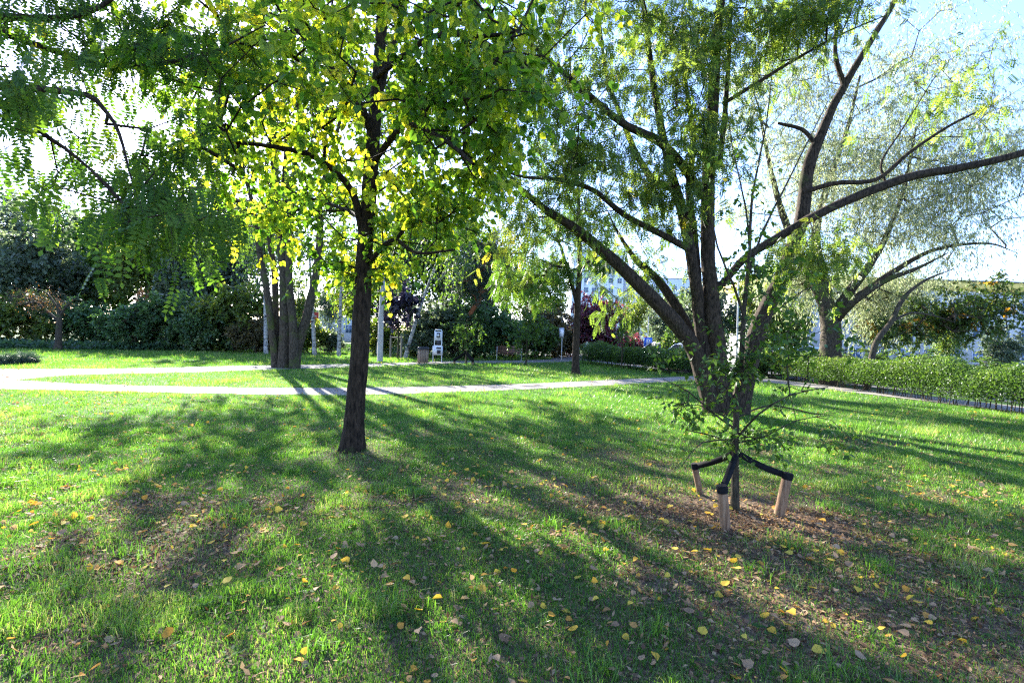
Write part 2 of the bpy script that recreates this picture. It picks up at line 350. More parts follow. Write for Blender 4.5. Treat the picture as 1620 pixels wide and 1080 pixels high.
def make_tree(name, stems, clusters, leaf, seed, bark_m, leaf_m, size=.1, tw=5, tl=.35, lp=6, loc=(0,0,0), droop=.3, tipr=.006, seg=8,
              label=None, cat='tree', group=None, ridge=.05, flare=1.5, vfun=None, segmain=24, weep=0, exp=.42, sizevar=.3, maxr=None, step=.35, upright=.5, crown_name='crown'):
    """stems: list of (points, radii) in world metres; clusters: (N,3); loc is the base the object is moved to"""
    rg=np.random.default_rng(seed); base=np.array(loc,float)
    root=empty(name,tuple(base),label,cat,group)
    mb=MB(); nodes=[];par=[];rad=[];plen=[]
    for k,(P,R) in enumerate(stems):
        P,R=spline(P,R,.1 if segmain>16 else .25)
        P=P-base
        if flare and k==0 or (flare and P[0,2]<.25): R=R*(1+(flare-1)*np.exp(-np.maximum(P[:,2],0)/.18))
        wob=np.cumsum(rg.normal(size=P.shape),0)*.004; wob-=wob[0]; P=P+wob*np.minimum(1,R[:,None]*6)
        mb.tube(P,R,segmain if R[0]>.05 else max(6,segmain//2),ridge=ridge,seed=seed*7+k)
        idx0=len(nodes); st=3 if len(P)>12 else 1
        for j in range(min(4,len(P)-1),len(P),st): nodes.append(P[j]); par.append(-1); rad.append(R[j]); plen.append(0)
    nst=len(nodes)
    if clusters is not None and len(clusters):
        C=np.asarray(clusters)-base
        N=np.array(nodes); dm=np.array([np.min(np.linalg.norm(N-c,axis=1)) for c in C]); order=np.argsort(dm)
        NN=np.zeros((nst+len(C)*14+10,3)); NN[:nst]=N; PL=np.zeros(len(NN)); cnt=nst; paths=[]
        parr=list(par)
        for ci in order:
            c=C[ci]; A=NN[:cnt]; d=np.linalg.norm(A-c,axis=1); cost=d+.12*PL[:cnt]+upright*np.maximum(0,A[:,2]-c[2]+.1*d)
            j=int(np.argmin(cost)); L=d[j]; k=min(12,max(1,int(L/step))); t=(np.arange(1,k+1)/k)[:,None]
            Q=A[j]+(c-A[j])*t; Q=Q+np.sin(t*math.pi)*(rg.normal(size=3)*.07*L+np.array([0,0,.06*L]))+rg.normal(size=Q.shape)*.02*min(L,1)*(t<1)
            ids=[j]
            for q in range(k):
                NN[cnt]=Q[q]; PL[cnt]=PL[j]+L*(q+1)/k; parr.append(ids[-1]); ids.append(cnt); cnt+=1
            paths.append((ids,ci))
        w=np.zeros(cnt); 
        for ids,ci in paths: w[ids[-1]]+=1
        for i in range(cnt-1,nst-1,-1): w[parr[i]]+=w[i]
        r=tipr*np.maximum(w,1)**exp
        for ids,ci in paths:
            rr=np.array([r[i] for i in ids]); rr[0]=min(rr[1]*1.15, rad[ids[0]] if ids[0]<nst else r[ids[0]])
            if maxr: rr=np.minimum(rr,maxr)
            mb.tube(NN[ids],rr,6 if rr[0]>.02 else 4)
        # twigs and leaves
        Ci=np.array([NN[ids[-1]] for ids,_ in paths]); Di=norm(np.array([NN[ids[-1]]-NN[ids[-2]] for ids,_ in paths]))
        T=len(Ci)*tw; p0=np.repeat(Ci,tw,0); dd=np.repeat(Di,tw,0); d0=norm(dd*.55+rg.normal(size=(T,3))*.75+np.array([0,0,.1]))
        Lt=tl*(.5+rg.random((T,1)))
        if weep: Lt=Lt*1.6
        p1=p0+d0*Lt*.5; p2=p0+norm(d0+np.array([0,0,-droop]))*Lt+np.array([0,0,-weep])*Lt*(.5+rg.random((T,1)))
        PT=np.stack([p0,p1,p2],1); RT=np.stack([np.full(T,tipr*.55),np.full(T,tipr*.4),np.full(T,tipr*.2)],1)
        mb.tubes(PT,RT,3)
        t=(rg.random((T,lp))*.9+.1); a=(1-t)**2; b_=2*t*(1-t); c_=t*t
        LP=(a[...,None]*p0[:,None]+b_[...,None]*(2*p1-.5*p0-.5*p2)[:,None]+c_[...,None]*p2[:,None]).reshape(-1,3)
        tdir=np.repeat(norm(p2-p0),lp,0); n=len(LP)
        side_=norm(rg.normal(size=(n,3))); D=norm(tdir*.5+side_*.8+np.array([0,0,-droop*1.3-weep*1.2])); Nn=norm(np.array([0,0,1.])+rg.normal(size=(n,3))*.55+(D*0))
        S=size*(1-sizevar+2*sizevar*rg.random(n))
        if vfun is None: val=np.clip(np.repeat(rg.normal(.45,.2,len(Ci)),tw*lp)*.6+rg.random(n)*.45,0,.98)
        else: val=vfun(LP+base,rg,np.repeat(rg.random(len(Ci)),tw*lp))
        lb=MB(); g_=rg.integers(0,3,n)
        if leaf=='pinnate':
            for q_,kk in enumerate(('pinnate','pinnateB','pinnateC')): put_leaves(lb,LP[g_==q_],D[g_==q_],Nn[g_==q_],S[g_==q_],kk,val[g_==q_])
        else: put_leaves(lb,LP,D,Nn,S,leaf,val)
        lb.build(crown_name,leaf_m,root)
    mb.build('trunk',bark_m,root,smooth=True)
    return root

def copy_thing(root, loc, rz=0, sc=(1,1,1), label=None, group=None):
    r=root.copy(); COL.objects.link(r); r.location=loc; r.rotation_euler=(0,0,rz); r.scale=sc
    if label: r['label']=label
    if group: r['group']=group
    for ch in list(root.children):
        c=ch.copy(); COL.objects.link(c); c.parent=r
        for g in list(ch.children):
            d=g.copy(); COL.objects.link(d); d.parent=c
    return r
def rad_path(L):   # [(px,py,d,r)] -> points, radii
    return np.array([At(a,b_,c) for a,b_,c,_ in L]), np.array([q[3] for q in L])

#### MAIN TREES
def near_linden():
    b=gp(556,712); d=b[1]
    st=[rad_path([(556,716,d,.145),(562,640,d,.126),(568,560,d,.12),(572,480,d,.115),(576,400,d,.108),(584,300,d,.098),(592,200,d,.088),(600,100,d+.1,.075),(606,0,d+.1,.075),(612,-130,d+.2,.055),(618,-260,d+.2,.03)]),
        rad_path([(575,375,d,.05),(555,300,d-.2,.045),(500,250,d-.5,.035),(430,232,d-.7,.026),(360,225,d-.9,.018)]),
        rad_path([(590,215,d,.055),(560,150,d-.3,.045),(500,80,d-.5,.03),(450,30,d-.6,.02)]),
        rad_path([(590,190,d,.055),(605,130,d,.045),(625,60,d,.035),(650,-20,d,.02)]),
        rad_path([(580,420,d,.035),(620,380,d-.4,.028),(660,400,d-.8,.02),(720,395,d-1,.012)]),
        rad_path([(598,120,d,.04),(680,60,d-1.2,.032),(760,58,d-2,.02),(820,50,d-2.4,.012)]),
        rad_path([(588,260,d,.045),(640,200,d-1,.035),(700,220,d-2,.025),(750,260,d-2.6,.014)]),
        rad_path([(578,350,d,.04),(540,330,d+1,.03),(480,310,d+2,.02)])]
    rg=np.random.default_rng(11)
    C=[ell(rg,At(575,60,d),(2.7,2.9,2.4),145,.45,At(500,330,d)[2]),
       ell(rg,At(470,190,d-.5),(2.0,1.8,1.2),52,.5),
       ell(rg,At(400,60,d-.8),(1.7,1.6,1.5),62,.5), ell(rg,At(740,60,d-1.5),(1.5,1.5,1.3),72,.6), ell(rg,At(380,230,d-.6),(1.1,1.2,.7),26,.6), ell(rg,At(800,130,4.6),(.55,.7,.45),16,.7), ell(rg,At(745,250,5.2),(.55,.8,.5),22,.7),
       ell(rg,At(680,100,4.8),(1.05,1.1,.95),42,.6),
       ell(rg,At(600,120,5.6),(1.1,1.2,1.0),50,.6),
       ell(rg,At(650,330,6.6),(1.3,1.5,.65),62,.6),
       ell(rg,At(560,420,d+.2),(.8,1.0,.36),26,.6),
       ell(rg,At(440,330,d+1.3),(1.7,1.5,1.0),50,.6),
       ell(rg,At(560,-260,d),(2.0,2.2,1.4),40,.5)]
    C=np.vstack(C)
    cp,cq=proj(C[:,0],C[:,1],C[:,2]); tx=np.interp(cq,[0,200,400,560],[606,592,576,568]); front=(C[:,1]<d+.1)&(np.abs(cp-tx)<34)&(cq>40)&(cq<440)
    C=C[~(front&(rg.random(len(C))<.8))]     # the stem stays open to view
    def vf(P,rg,cl):
        px=(P[:,0]/P[:,1])*F+810
        yel=vnoise(P[:,0]*1.0+P[:,2]*.6,P[:,1]+P[:,2]*.7,.9,7)
        return np.clip(.16+.42*cl*cl+.5*(yel-.42)+rg.random(len(P))*.42-.1*(px>640),0,1)
    make_tree('linden_tree',st,C,'linden',21,M['bark_linden'],M['linden'],size=.07,tw=5,tl=.38,lp=6,sizevar=.42,loc=b,droop=.55,tipr=.0055,
        label='single trunked linden with heart shaped yellow green leaves in the middle foreground lawn',vfun=vf,ridge=.035,flare=1.35,segmain=40)
near_linden()

def big_robinia():
    b=gp(1150,655); d=b[1]
    st=[rad_path([(1148,668,d,.25),(1138,590,d,.22),(1129,520,d,.2),(1124,462,d,.18),(1119,400,d,.17),(1118,318,d,.165),(1122,240,d,.15),(1127,150,d,.13),(1132,60,d,.11),(1145,-60,d,.08),(1150,-200,d,.04)]),
        rad_path([(1128,650,d,.22),(1112,595,d,.21),(1088,540,d-.1,.19),(1040,486,d-.2,.175),(992,435,d-.3,.155),(944,392,d-.4,.13),(903,358,d-.5,.105),(862,332,d-.5,.085),(824,299,d-.5,.06),(795,266,d-.6,.03)]),
        rad_path([(1118,620,d+.3,.17),(1100,560,d+.5,.15),(1088,518,d+.7,.14),(1068,481,d+.8,.13),(1040,440,d+1,.11),(1011,414,d+1,.085),(994,392,d+1.1,.06),(975,362,d+1.1,.035),(960,330,d+1.1,.01)]),
        rad_path([(1132,650,d+.1,.2),(1118,570,d+.1,.17),(1107,500,d+.1,.15),(1102,450,d,.14),(1092,390,d,.135),(1075,318,d,.12),(1061,265,d+.2,.105),(1045,190,d+.3,.09),(1032,110,d+.3,.075),(1022,30,d+.3,.06),(1005,-80,d+.3,.04)]),
        rad_path([(1104,440,d+.4,.1),(1098,370,d+.5,.1),(1090,300,d+.6,.09),(1097,220,d+.7,.07),(1085,120,d+.8,.05),(1080,20,d+.8,.03)]),
        rad_path([(1098,398,d,.09),(1060,378,d-.2,.08),(990,342,d-.4,.07),(935,300,d-.6,.055),(880,284,d-.8,.045),(830,280,d-1,.035),(770,262,d-1.2,.02)]),
        rad_path([(1112,312,d,.12),(1080,262,d-.2,.11),(1040,222,d-.4,.1),(985,195,d-.6,.085),(930,150,d-.8,.07),(880,105,d-1,.06),(840,70,d-1.1,.045),(790,10,d-1.3,.03)]),
        rad_path([(1070,300,d+.5,.1),(1035,285,d+.8,.09),(1010,250,d+1,.085),(985,190,d+1.2,.07),(960,120,d+1.4,.05),(950,40,d+1.5,.035)]),
        rad_path([(1138,260,d+.1,.07),(1147,170,d+.1,.06),(1153,60,d,.05),(1158,-60,d,.03)]),
        rad_path([(1143,165,d,.05),(1200,130,d-.3,.042),(1262,92,d-.5,.035),(1330,55,d-.7,.02),(1400,25,d-.8,.012)]),
        rad_path([(1168,655,d,.23),(1183,590,d,.21),(1203,510,d,.2),(1240,430,d+.1,.18),(1268,350,d+.2,.165),(1278,270,d+.3,.15),(1296,220,d+.3,.125),(1320,165,d+.4,.1),(1345,120,d+.4,.085),(1380,60,d+.4,.07),(1415,0,d+.4,.055),(1450,-90,d+.4,.03)]),
        rad_path([(1335,135,d+.4,.07),(1322,90,d+.5,.055),(1322,30,d+.6,.04),(1310,-60,d+.7,.02)]),
        rad_path([(1122,470,d,.09),(1150,440,d-.1,.105),(1182,405,d-.3,.11),(1252,362,d-.5,.115),(1326,322,d-.6,.12),(1434,280,d-.8,.11),(1520,264,d-1,.1),(1620,240,d-1.2,.085),(1720,200,d-1.4,.06),(1800,170,d-1.5,.03)]),
        rad_path([(1270,305,d+.2,.06),(1320,290,d,.055),(1385,284,d-.1,.05),(1440,240,d-.2,.042),(1500,200,d-.3,.03),(1560,170,d-.4,.018)]),
        rad_path([(1400,286,d-.1,.03),(1395,255,d-.1,.025),(1430,200,d,.018),(1480,120,d,.01)]),
        rad_path([(1290,228,d+.3,.06),(1268,205,d+.4,.05),(1230,195,d+.5,.035)])]
    rg=np.random.default_rng(12)
    C=[ell(rg,At(1010,40,d),(3.1,2.2,2.2),215,.6),
       ell(rg,At(850,110,d-1.0),(2.4,1.7,1.9),130,.6),
       ell(rg,At(900,250,d-.7),(2.5,1.6,1.3),110,.6),
       ell(rg,At(830,350,d-.5),(1.9,1.5,1.0),60,.6),
       ell(rg,At(1100,200,d-.5),(1.3,1.1,2.2),120,.6),
       ell(rg,At(1200,40,d),(2.7,1.8,1.3),140,.6),
       ell(rg,At(1290,20,d-.8),(1.4,1.2,.8),60,.6),
       ell(rg,At(1280,400,d-.6),(1.1,.9,.7),44,.6),
       ell(rg,At(1050,330,d-.2),(.9,.9,.8),30,.6), ell(rg,At(1000,300,d),(2.4,1.6,1.4),50,.6), ell(rg,At(1020,420,d+.8),(1.2,1,.8),24,.6), ell(rg,At(1500,150,d-.5),(2.2,1.2,1.3),26,.7), ell(rg,At(975,470,d+1),(.6,.6,.6),10,.7),
       ell(rg,At(980,-260,d),(4.0,3.6,2.2),110,.55),
       ell(rg,At(1200,-420,d),(3.8,3.6,2.2),90,.55)]
    C=np.vstack(C)
    st=[(P_,R_*(.9 if k!=12 else .78)) for k,(P_,R_) in enumerate(st)]
    make_tree('robinia_tree',st,C,'pinnate',22,M['bark_robinia'],M['robinia'],size=.22,tw=4,tl=.5,lp=4,sizevar=.4,loc=b,droop=.5,tipr=.005,
        label='big many stemmed robinia with wide spreading dark limbs and feathery leaves behind the front sapling',ridge=.035,flare=1.25,segmain=30)
big_robinia()

def overhead_robinia():
    b=np.array([-6.3,3.4,0.]); b[2]=gz(b[0],b[1])
    def P(*a): return np.array(a,float)
    st=[(np.array([[-6.3,3.4,-.05],[-6.3,3.4,1.5],[-6.2,3.5,3],[-6.0,3.6,4.5],[-5.9,3.7,6.5],[-5.8,3.8,8.5]]),np.array([.2,.17,.15,.12,.09,.04])),
        (np.vstack([P([-6.2,3.5,3.2]),At(60,140,4.3),At(170,180,4.4),At(210,290,4.3)]),np.array([.05,.03,.018,.006])),
        (np.vstack([P([-6.25,3.5,2.9]),At(-60,160,3.6),At(80,220,3.7),At(180,300,3.8)]),np.array([.045,.028,.016,.005])),
        (np.vstack([P([-6.0,3.6,4.5]),At(120,90,5.6),At(300,92,5.6),At(420,40,5.6)]),np.array([.05,.03,.018,.006])),
        (np.vstack([P([-6.1,3.6,4.0]),At(80,30,5.0),At(230,-40,5.0)]),np.array([.05,.03,.01]))]
    rg=np.random.default_rng(13)
    C=[ell(rg,At(110,60,5.2),(1.4,1.1,1.0),46,.6),
       ell(rg,At(250,40,5.8),(1.5,1.2,.9),32,.6),
       ell(rg,At(150,215,4.8),(1.1,.8,.7),14,.6),
       ell(rg,At(270,250,5.2),(.8,.7,.5),6,.6),
       ell(rg,At(10,130,3.4),(.3,.4,.4),8,.6),
       ell(rg,At(215,330,3.8),(.8,.5,.18),11,.6),
       ell(rg,At(210,295,4.2),(.9,.6,.3),12,.6),
       ell(rg,np.array([-6.0,3.2,5.5]),(2.0,2.0,1.6),36,.6),
       ell(rg,np.array([-4.6,5.2,6.8]),(2.3,2.0,1.3),30,.6)]
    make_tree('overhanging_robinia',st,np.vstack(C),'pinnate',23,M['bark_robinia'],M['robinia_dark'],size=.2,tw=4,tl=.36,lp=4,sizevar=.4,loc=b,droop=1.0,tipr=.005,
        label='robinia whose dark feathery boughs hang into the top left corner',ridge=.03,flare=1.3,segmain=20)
overhead_robinia()

def island_multistem():
    b=gp(455,582); d=b[1]
    st=[rad_path([(449,584,d,.3),(452,520,d,.27),(452,450,d,.24),(446,370,d,.22),(438,280,d,.18),(430,160,d,.14),(415,40,d,.1),(405,-100,d,.04)]),
        rad_path([(436,583,d,.17),(429,520,d-.2,.16),(419,450,d-.3,.15),(410,400,d-.3,.13),(398,320,d-.5,.1),(370,220,d-1,.05)]),
        rad_path([(441,583,d+.2,.16),(437,520,d+.2,.15),(434,440,d+.2,.14),(425,360,d+.2,.12),(420,250,d+.2,.07)]),
        rad_path([(465,584,d-.25,.22),(464,530,d-.3,.19),(458,460,d-.3,.16),(457,380,d-.3,.15),(463,290,d,.13),(472,180,d,.1),(482,60,d,.05)]),
        rad_path([(465,584,d+.1,.26),(472,545,d,.23),(489,490,d,.2),(500,440,d,.18),(506,380,d,.16),(508,310,d,.13),(530,220,d,.09),(560,100,d,.04)]),
        rad_path([(454,584,d+.3,.2),(452,460,d+.5,.17),(449,340,d+.8,.13),(452,200,d+1,.07)])]
    rg=np.random.default_rng(14)
    C=[ell(rg,At(440,110,d),(5.8,5.0,5.2),350,.5), ell(rg,At(350,300,d-.5),(3.4,3.0,1.9),95,.6), ell(rg,At(540,320,d),(2.9,2.8,1.8),75,.6),
       ell(rg,At(640,150,d+1),(4.2,3.8,4.0),150,.6)]  # last lobe widened and thickened to cast broad shade on the lawn
    st=[(P_,R_*.92) for P_,R_ in st]
    make_tree('multistem_tree',st,np.vstack(C),'big',24,M['bark_grey'],M['wood'],size=.15,tw=6,tl=.7,lp=6,loc=b,droop=.4,tipr=.016,
        label='tall tree of five mossy stems growing from one base between the two paths',ridge=.03,flare=1.12,segmain=22,step=.8)
island_multistem()

def mid_robinia():
    b=gp(911,592); d=b[1]
    st=[rad_path([(911,594,d,.17),(911,550,d,.15),(913,500,d,.145),(914,470,d,.14),(917,420,d,.11),(916,360,d,.09),(914,290,d,.07),(910,220,d,.05)]),
        rad_path([(913,482,d,.1),(905,450,d,.085),(893,410,d-.3,.07),(882,380,d-.6,.05),(850,360,d-.9,.015)]),
        rad_path([(917,430,d,.06),(935,410,d,.05),(955,405,d,.012)])]
    rg=np.random.default_rng(15)
    C=[ell(rg,At(905,360,d),(2.6,2.4,2.0),80,.6), ell(rg,At(835,445,d-.8),(1.6,1.4,1.2),58,.6), ell(rg,At(878,430,d),(1.0,1.2,.9),30,.6), ell(rg,At(948,410,d+.3),(.9,1.0,.8),16,.6),
       ell(rg,At(900,240,d),(1.8,2,1.4),40,.6)]
    make_tree('path_robinia',st,np.vstack(C),'pinnate6',25,M['bark_robinia'],M['wood'],size=.36,tw=4,tl=.5,lp=5,loc=b,droop=.6,tipr=.013,
        label='slim forked tree with bright lime green foliage beside the front path',ridge=.02,flare=1.4,segmain=16,step=.5)
mid_robinia()

def willow():
    d=21.; p=At(1312,590,d); b=np.array([p[0],d,float(gz(p[0],d))])
    def s(L): return rad_path(L)
    st=[(np.vstack([b-[0,0,.1],At(1313,560,d),At(1314,520,d),At(1308,480,d)]),np.array([.55,.5,.46,.42])),
        s([(1308,485,d,.33),(1285,440,d,.27),(1262,400,d,.22),(1235,330,d,.16),(1215,250,d,.1),(1200,170,d,.05)]),
        s([(1312,490,d,.3),(1300,430,d,.24),(1290,370,d,.2),(1310,290,d,.15),(1340,200,d,.1),(1360,120,d,.05)]),
        s([(1318,500,d,.28),(1345,460,d-.5,.22),(1372,425,d-1,.18),(1400,380,d-1,.13),(1430,300,d-1,.09),(1450,200,d-1,.04)]),
        s([(1320,510,d,.2),(1350,478,d-1,.16),(1400,445,d-1.6,.12),(1450,425,d-2,.08),(1500,400,d-2.2,.02)]),
        s([(1355,470,d-.6,.15),(1420,425,d-1,.12),(1480,395,d-1.4,.09),(1560,385,d-2,.05),(1610,400,d-2,.01)])]
    rg=np.random.default_rng(16)
    C=[ell(rg,At(1310,250,d),(4.8,3.5,4.2),290,.42), ell(rg,At(1460,310,d-1),(4.0,3,3.2),230,.42), ell(rg,At(1270,440,d+1.5),(2.2,1.8,1.7),80,.6), ell(rg,At(1400,470,d+2.2),(2.6,1.6,1.6),110,.6),
       ell(rg,At(1540,230,d-1),(2.8,2.4,2.6),60,.42), ell(rg,At(1440,100,d),(4,3,2.4),60,.6), ell(rg,At(1220,130,d),(3,2.6,2.6),60,.6)]
    st=[(P_,R_*.8) for P_,R_ in st]
    make_tree('willow_tree',st,np.vstack(C),'narrow',26,M['bark_grey'],M['willow'],size=.135,tw=9,tl=.8,lp=20,loc=b,droop=.4,tipr=.006,exp=.48,weep=.4,
        ridge=.04,label='old grey green willow with a thick short trunk behind the long hedge',flare=1.2,segmain=24,step=.6)
    # leaning neighbour
    d2=18.5; p=At(1372,585,d2); b2=np.array([p[0],d2,float(gz(p[0],d2))])
    st=[(np.vstack([b2-[0,0,.1],At(1385,545,d2),At(1410,510,d2),At(1424,480,d2),At(1440,460,d2),At(1470,440,d2),At(1510,425,d2)]),np.array([.11,.1,.09,.08,.06,.04,.01])),
        s([(1412,508,d2,.05),(1440,495,d2,.04),(1480,500,d2,.025),(1510,510,d2,.01)])]
    C=[ell(rg,At(1500,500,d2+1.2),(1.8,1.3,1.1),95,.7), ell(rg,At(1570,480,d2+1),(1.2,1.2,1.1),55,.7),ell(rg,At(1430,525,d2+1),(1.1,1,.7),30,.7)]
    make_tree('leaning_tree',st,np.vstack(C),'oval',27,M['bark_grey'],M['orange'],size=.13,tw=6,tl=.45,lp=8,loc=b2,droop=.4,tipr=.009,
        label='small leaning tree with dark leaves spotted orange beside the willow',ridge=.03,flare=1.2,segmain=14,vfun=lambda P,rg,c: np.clip(.45+rg.random(len(P))*.3+.32*(c>.93),0,1))
willow()

#### SAPLINGS AND THEIR STAKES
def front_sapling():
    b=gp(1163,808); d=b[1]
    st=[rad_path([(1163,812,d,.042),(1163,740,d,.036),(1165,650,d,.03),(1173,560,d,.026),(1178,480,d,.022),(1186,400,d,.017),(1190,310,d,.012),(1212,200,d,.007),(1222,110,d,.004)]),
        rad_path([(1177,500,d,.014),(1160,450,d-.1,.011),(1135,390,d-.2,.008),(1125,330,d-.2,.005)]),
        rad_path([(1182,440,d,.014),(1205,370,d,.011),(1245,290,d,.008),(1290,200,d,.005),(1310,160,d,.003)]),
        rad_path([(1186,400,d,.012),(1180,330,d+.1,.009),(1160,240,d+.2,.006),(1150,170,d+.2,.003)]),
        rad_path([(1168,690,d,.012),(1200,655,d-.2,.010),(1250,625,d-.3,.007),(1310,612,d-.4,.004)]),
        rad_path([(1166,700,d,.011),(1210,690,d+.1,.009),(1260,665,d+.2,.006),(1320,655,d+.3,.003)]),
        rad_path([(1166,680,d,.011),(1130,655,d-.1,.009),(1090,620,d-.2,.006),(1050,600,d-.2,.003)]),
        rad_path([(1163,705,d,.01),(1130,690,d+.1,.008),(1085,680,d+.2,.005)]),
        rad_path([(1167,660,d,.01),(1220,640,d+.2,.008),(1290,655,d+.3,.005),(1335,650,d+.4,.002)]),
        rad_path([(1165,695,d,.01),(1110,700,d-.2,.006),(1080,735,d-.3,.003)]),
        rad_path([(1166,670,d,.009),(1105,640,d+.3,.006),(1060,650,d+.5,.003)]),
        rad_path([(1176,540,d,.011),(1220,500,d+.2,.009),(1270,460,d+.3,.006),(1330,440,d+.4,.003)])]
    rg=np.random.default_rng(17)
    C=[ell(rg,At(1170,590,d),(.9,.6,.46),62,.7), ell(rg,At(1250,540,d-.1),(.6,.5,.3),36,.7), ell(rg,At(1080,640,d-.1),(.25,.3,.18),12,.8), ell(rg,At(1190,690,d),(1.0,.6,.17),34,.8),
       ell(rg,At(1200,430,d),(.5,.4,.75),40,.8), ell(rg,At(1180,250,d),(.3,.3,.4),7,.8)]
    make_tree('sapling',st,np.vstack(C),'oval',28,M['bark_young'],M['young'],size=.06,tw=4,tl=.16,lp=3,loc=b,droop=.2,tipr=.0022,
        label='sparse leafy sapling held by three wooden stakes in the right foreground',cat='young tree',ridge=.02,flare=1.15,segmain=12,step=.2,exp=.35,maxr=.008)
    return b
sb=front_sapling(); sd_=sb[1]
M['stake']=noisemat('stake_wood',[(.3,(.07,.033,.016)),(.5,(.2,.115,.06)),(.8,(.3,.2,.12))],9,(5,5,.6),.8,.4,.01)
M['strap']=noisemat('black_strap',[(.3,(.003,.003,.003)),(.7,(.012,.012,.013))],40,rough=.85,spec=.15,bs=.3,bd=.003)
def stake(base, top, r, attach, lab, group, bw=.03, edge=False):
    e=empty('tree_stake',tuple(base),lab,'stake',group); base=np.array(base); t=np.array(top)-base; a=np.array(attach)-base
    ax=t/np.linalg.norm(t)
    P=np.array([-ax*.05,ax*.02,t*.3,t*.6,t-ax*.012,t]); MB().tube(P,[r*.98,r,r*1.01,r,r,r*.88],16,cap=True,ridge=.008,seed=int(abs(base[0])*99)).build('post',M['stake'],e,smooth=False)
    mb=MB(); mb.tube(np.array([t-ax*bw*2.0,t-ax*bw*1.0,t-ax*.004,t+ax*.004]),[r*1.07,r*1.1,r*1.1,r*1.02],16,cap=True)
    # flat band running to the trunk, slack and slightly twisted
    s0=t-ax*bw*.9; n=14; u=np.linspace(0,1,n)[:,None]; C=s0+(a-s0)*u; C[:,2]-=.02*np.sin(u[:,0]*math.pi)
    dirn=norm((a-s0)[None,:])[0]; side_=norm(np.cross(dirn,[0,0,1.])[None])[0]; wv=norm(np.cross(side_,dirn)[None])[0]
    tw=(math.pi/2 if edge else 0)+.5*np.sin(u*2.4); wd=(wv*np.cos(tw)+side_*np.sin(tw)); th=.0015; nn=np.cross(wd,dirn)
    V=np.concatenate([C+wd*bw+nn*th,C-wd*bw+nn*th,C-wd*bw-nn*th,C+wd*bw-nn*th]).reshape(4,n,3)
    i=np.arange(n-1); f=[]
    for q in range(4):
        q2=(q+1)%4; f.append(np.stack([q*n+i,q2*n+i,q2*n+i+1,q*n+i+1],-1))
    mb.add(V.reshape(-1,3),np.vstack(f)); mb.build('strap',M['strap'],e,smooth=False)
    return e
tr=At(1162,716,sd_)
p=gp(1108,782); stake(p,At(1098,733,p[1]),.032,tr,'short stake left of the front sapling with a black strap','stakes around the front sapling')
p=gp(1148,838); stake(p,At(1142,768,p[1]),.043,tr+[0,-.03,0],'nearest of the three short stakes in front of the sapling trunk','stakes around the front sapling',edge=True)
p=gp(1232,815); stake(p,At(1247,748,p[1]),.045,tr+[.03,0,0],'pale round stake right of the front sapling leaning outward','stakes around the front sapling')

def small_tree(name, px, py, H_, W_, seed, leafm, label, size=.12, trunk_h=.3, r=.05, n=40, kind='oval', tw=5, lp=6):
    b=gp(px,py); rg=np.random.default_rng(seed)
    st=[(b+np.array([[0,0,-.05],[.02,0,H_*.3],[-.02,0,H_*.6],[.01,0,H_*.98]]),np.array([r,r*.8,r*.5,r*.15]))]
    C=ell(rg,b+[0,0,H_*(trunk_h+(1-trunk_h)*.5)],(W_,W_,H_*(1-trunk_h)*.5),n,.6)
    return make_tree(name,st,C,kind,seed,M['bark_young'],leafm,size=size,tw=tw,tl=.3,lp=lp,loc=b,tipr=.008,label=label,cat='young tree',ridge=.01,flare=1.1,segmain=8,step=.5,exp=.35)
small_tree('young_tree',737,577,2.6,.9,31,M['young'],'low leafy young tree strapped to short stakes in front of the notice board',n=36,trunk_h=.35)
p0=gp(737,577)
for k,(dx,dy) in enumerate(((-.62,0),(.38,-.3),(.35,.4))):
    lab=['short dark stake left of the small strapped tree on the lawn island','short stake right of the small strapped tree, the nearer one','short stake right of the small strapped tree, the farther one'][k]
    q=p0+[dx,dy,0]; stake(q,q+[dx*.04,0,.34],.06,p0+[0,0,.7],lab,'stakes around the small tree',.085)
small_tree('young_tree',832,577,3.3,1.05,32,M['young'],'green conical young tree in front of the bench end',n=60,trunk_h=.08,lp=7,size=.12)
small_tree('young_tree',983,583,3.4,.75,33,M['young'],'thin young tree with see through crown in front of the short hedge',n=30,trunk_h=.25)
# dark maple with its tall stake frame
b=gp(629,568); 
mt=small_tree('young_maple',629,569,5.0,1.25,34,M['navy'],'young maple with dark purple leaves inside a tall stake frame',n=70,trunk_h=.36,r=.06,size=.2,kind='big',lp=5)
M['oldwood']=noisemat('weathered_wood',[(.3,(.12,.1,.08)),(.7,(.28,.24,.2))],6,(4,4,.6),.85,.3)
e=empty('stake_frame',tuple(b),'frame of three tall weathered posts round the dark leaved maple','tree support')
ps=[(-.42,-.2),(.28,-.25),(.12,.38)]
for (x,y) in ps: MB().tube([[x,y,-.05],[x,y,.7],[x,y,1.5]],[.055,.055,.05],10,cap=True).build('post',M['oldwood'],e)
for a in range(3):
    x0,y0=ps[a]; x1,y1=ps[(a+1)%3]; MB().tube([[x0,y0,1.38],[x1,y1,1.38]],[.045,.045],6,cap=True).build('crossbar',M['oldwood'],e)

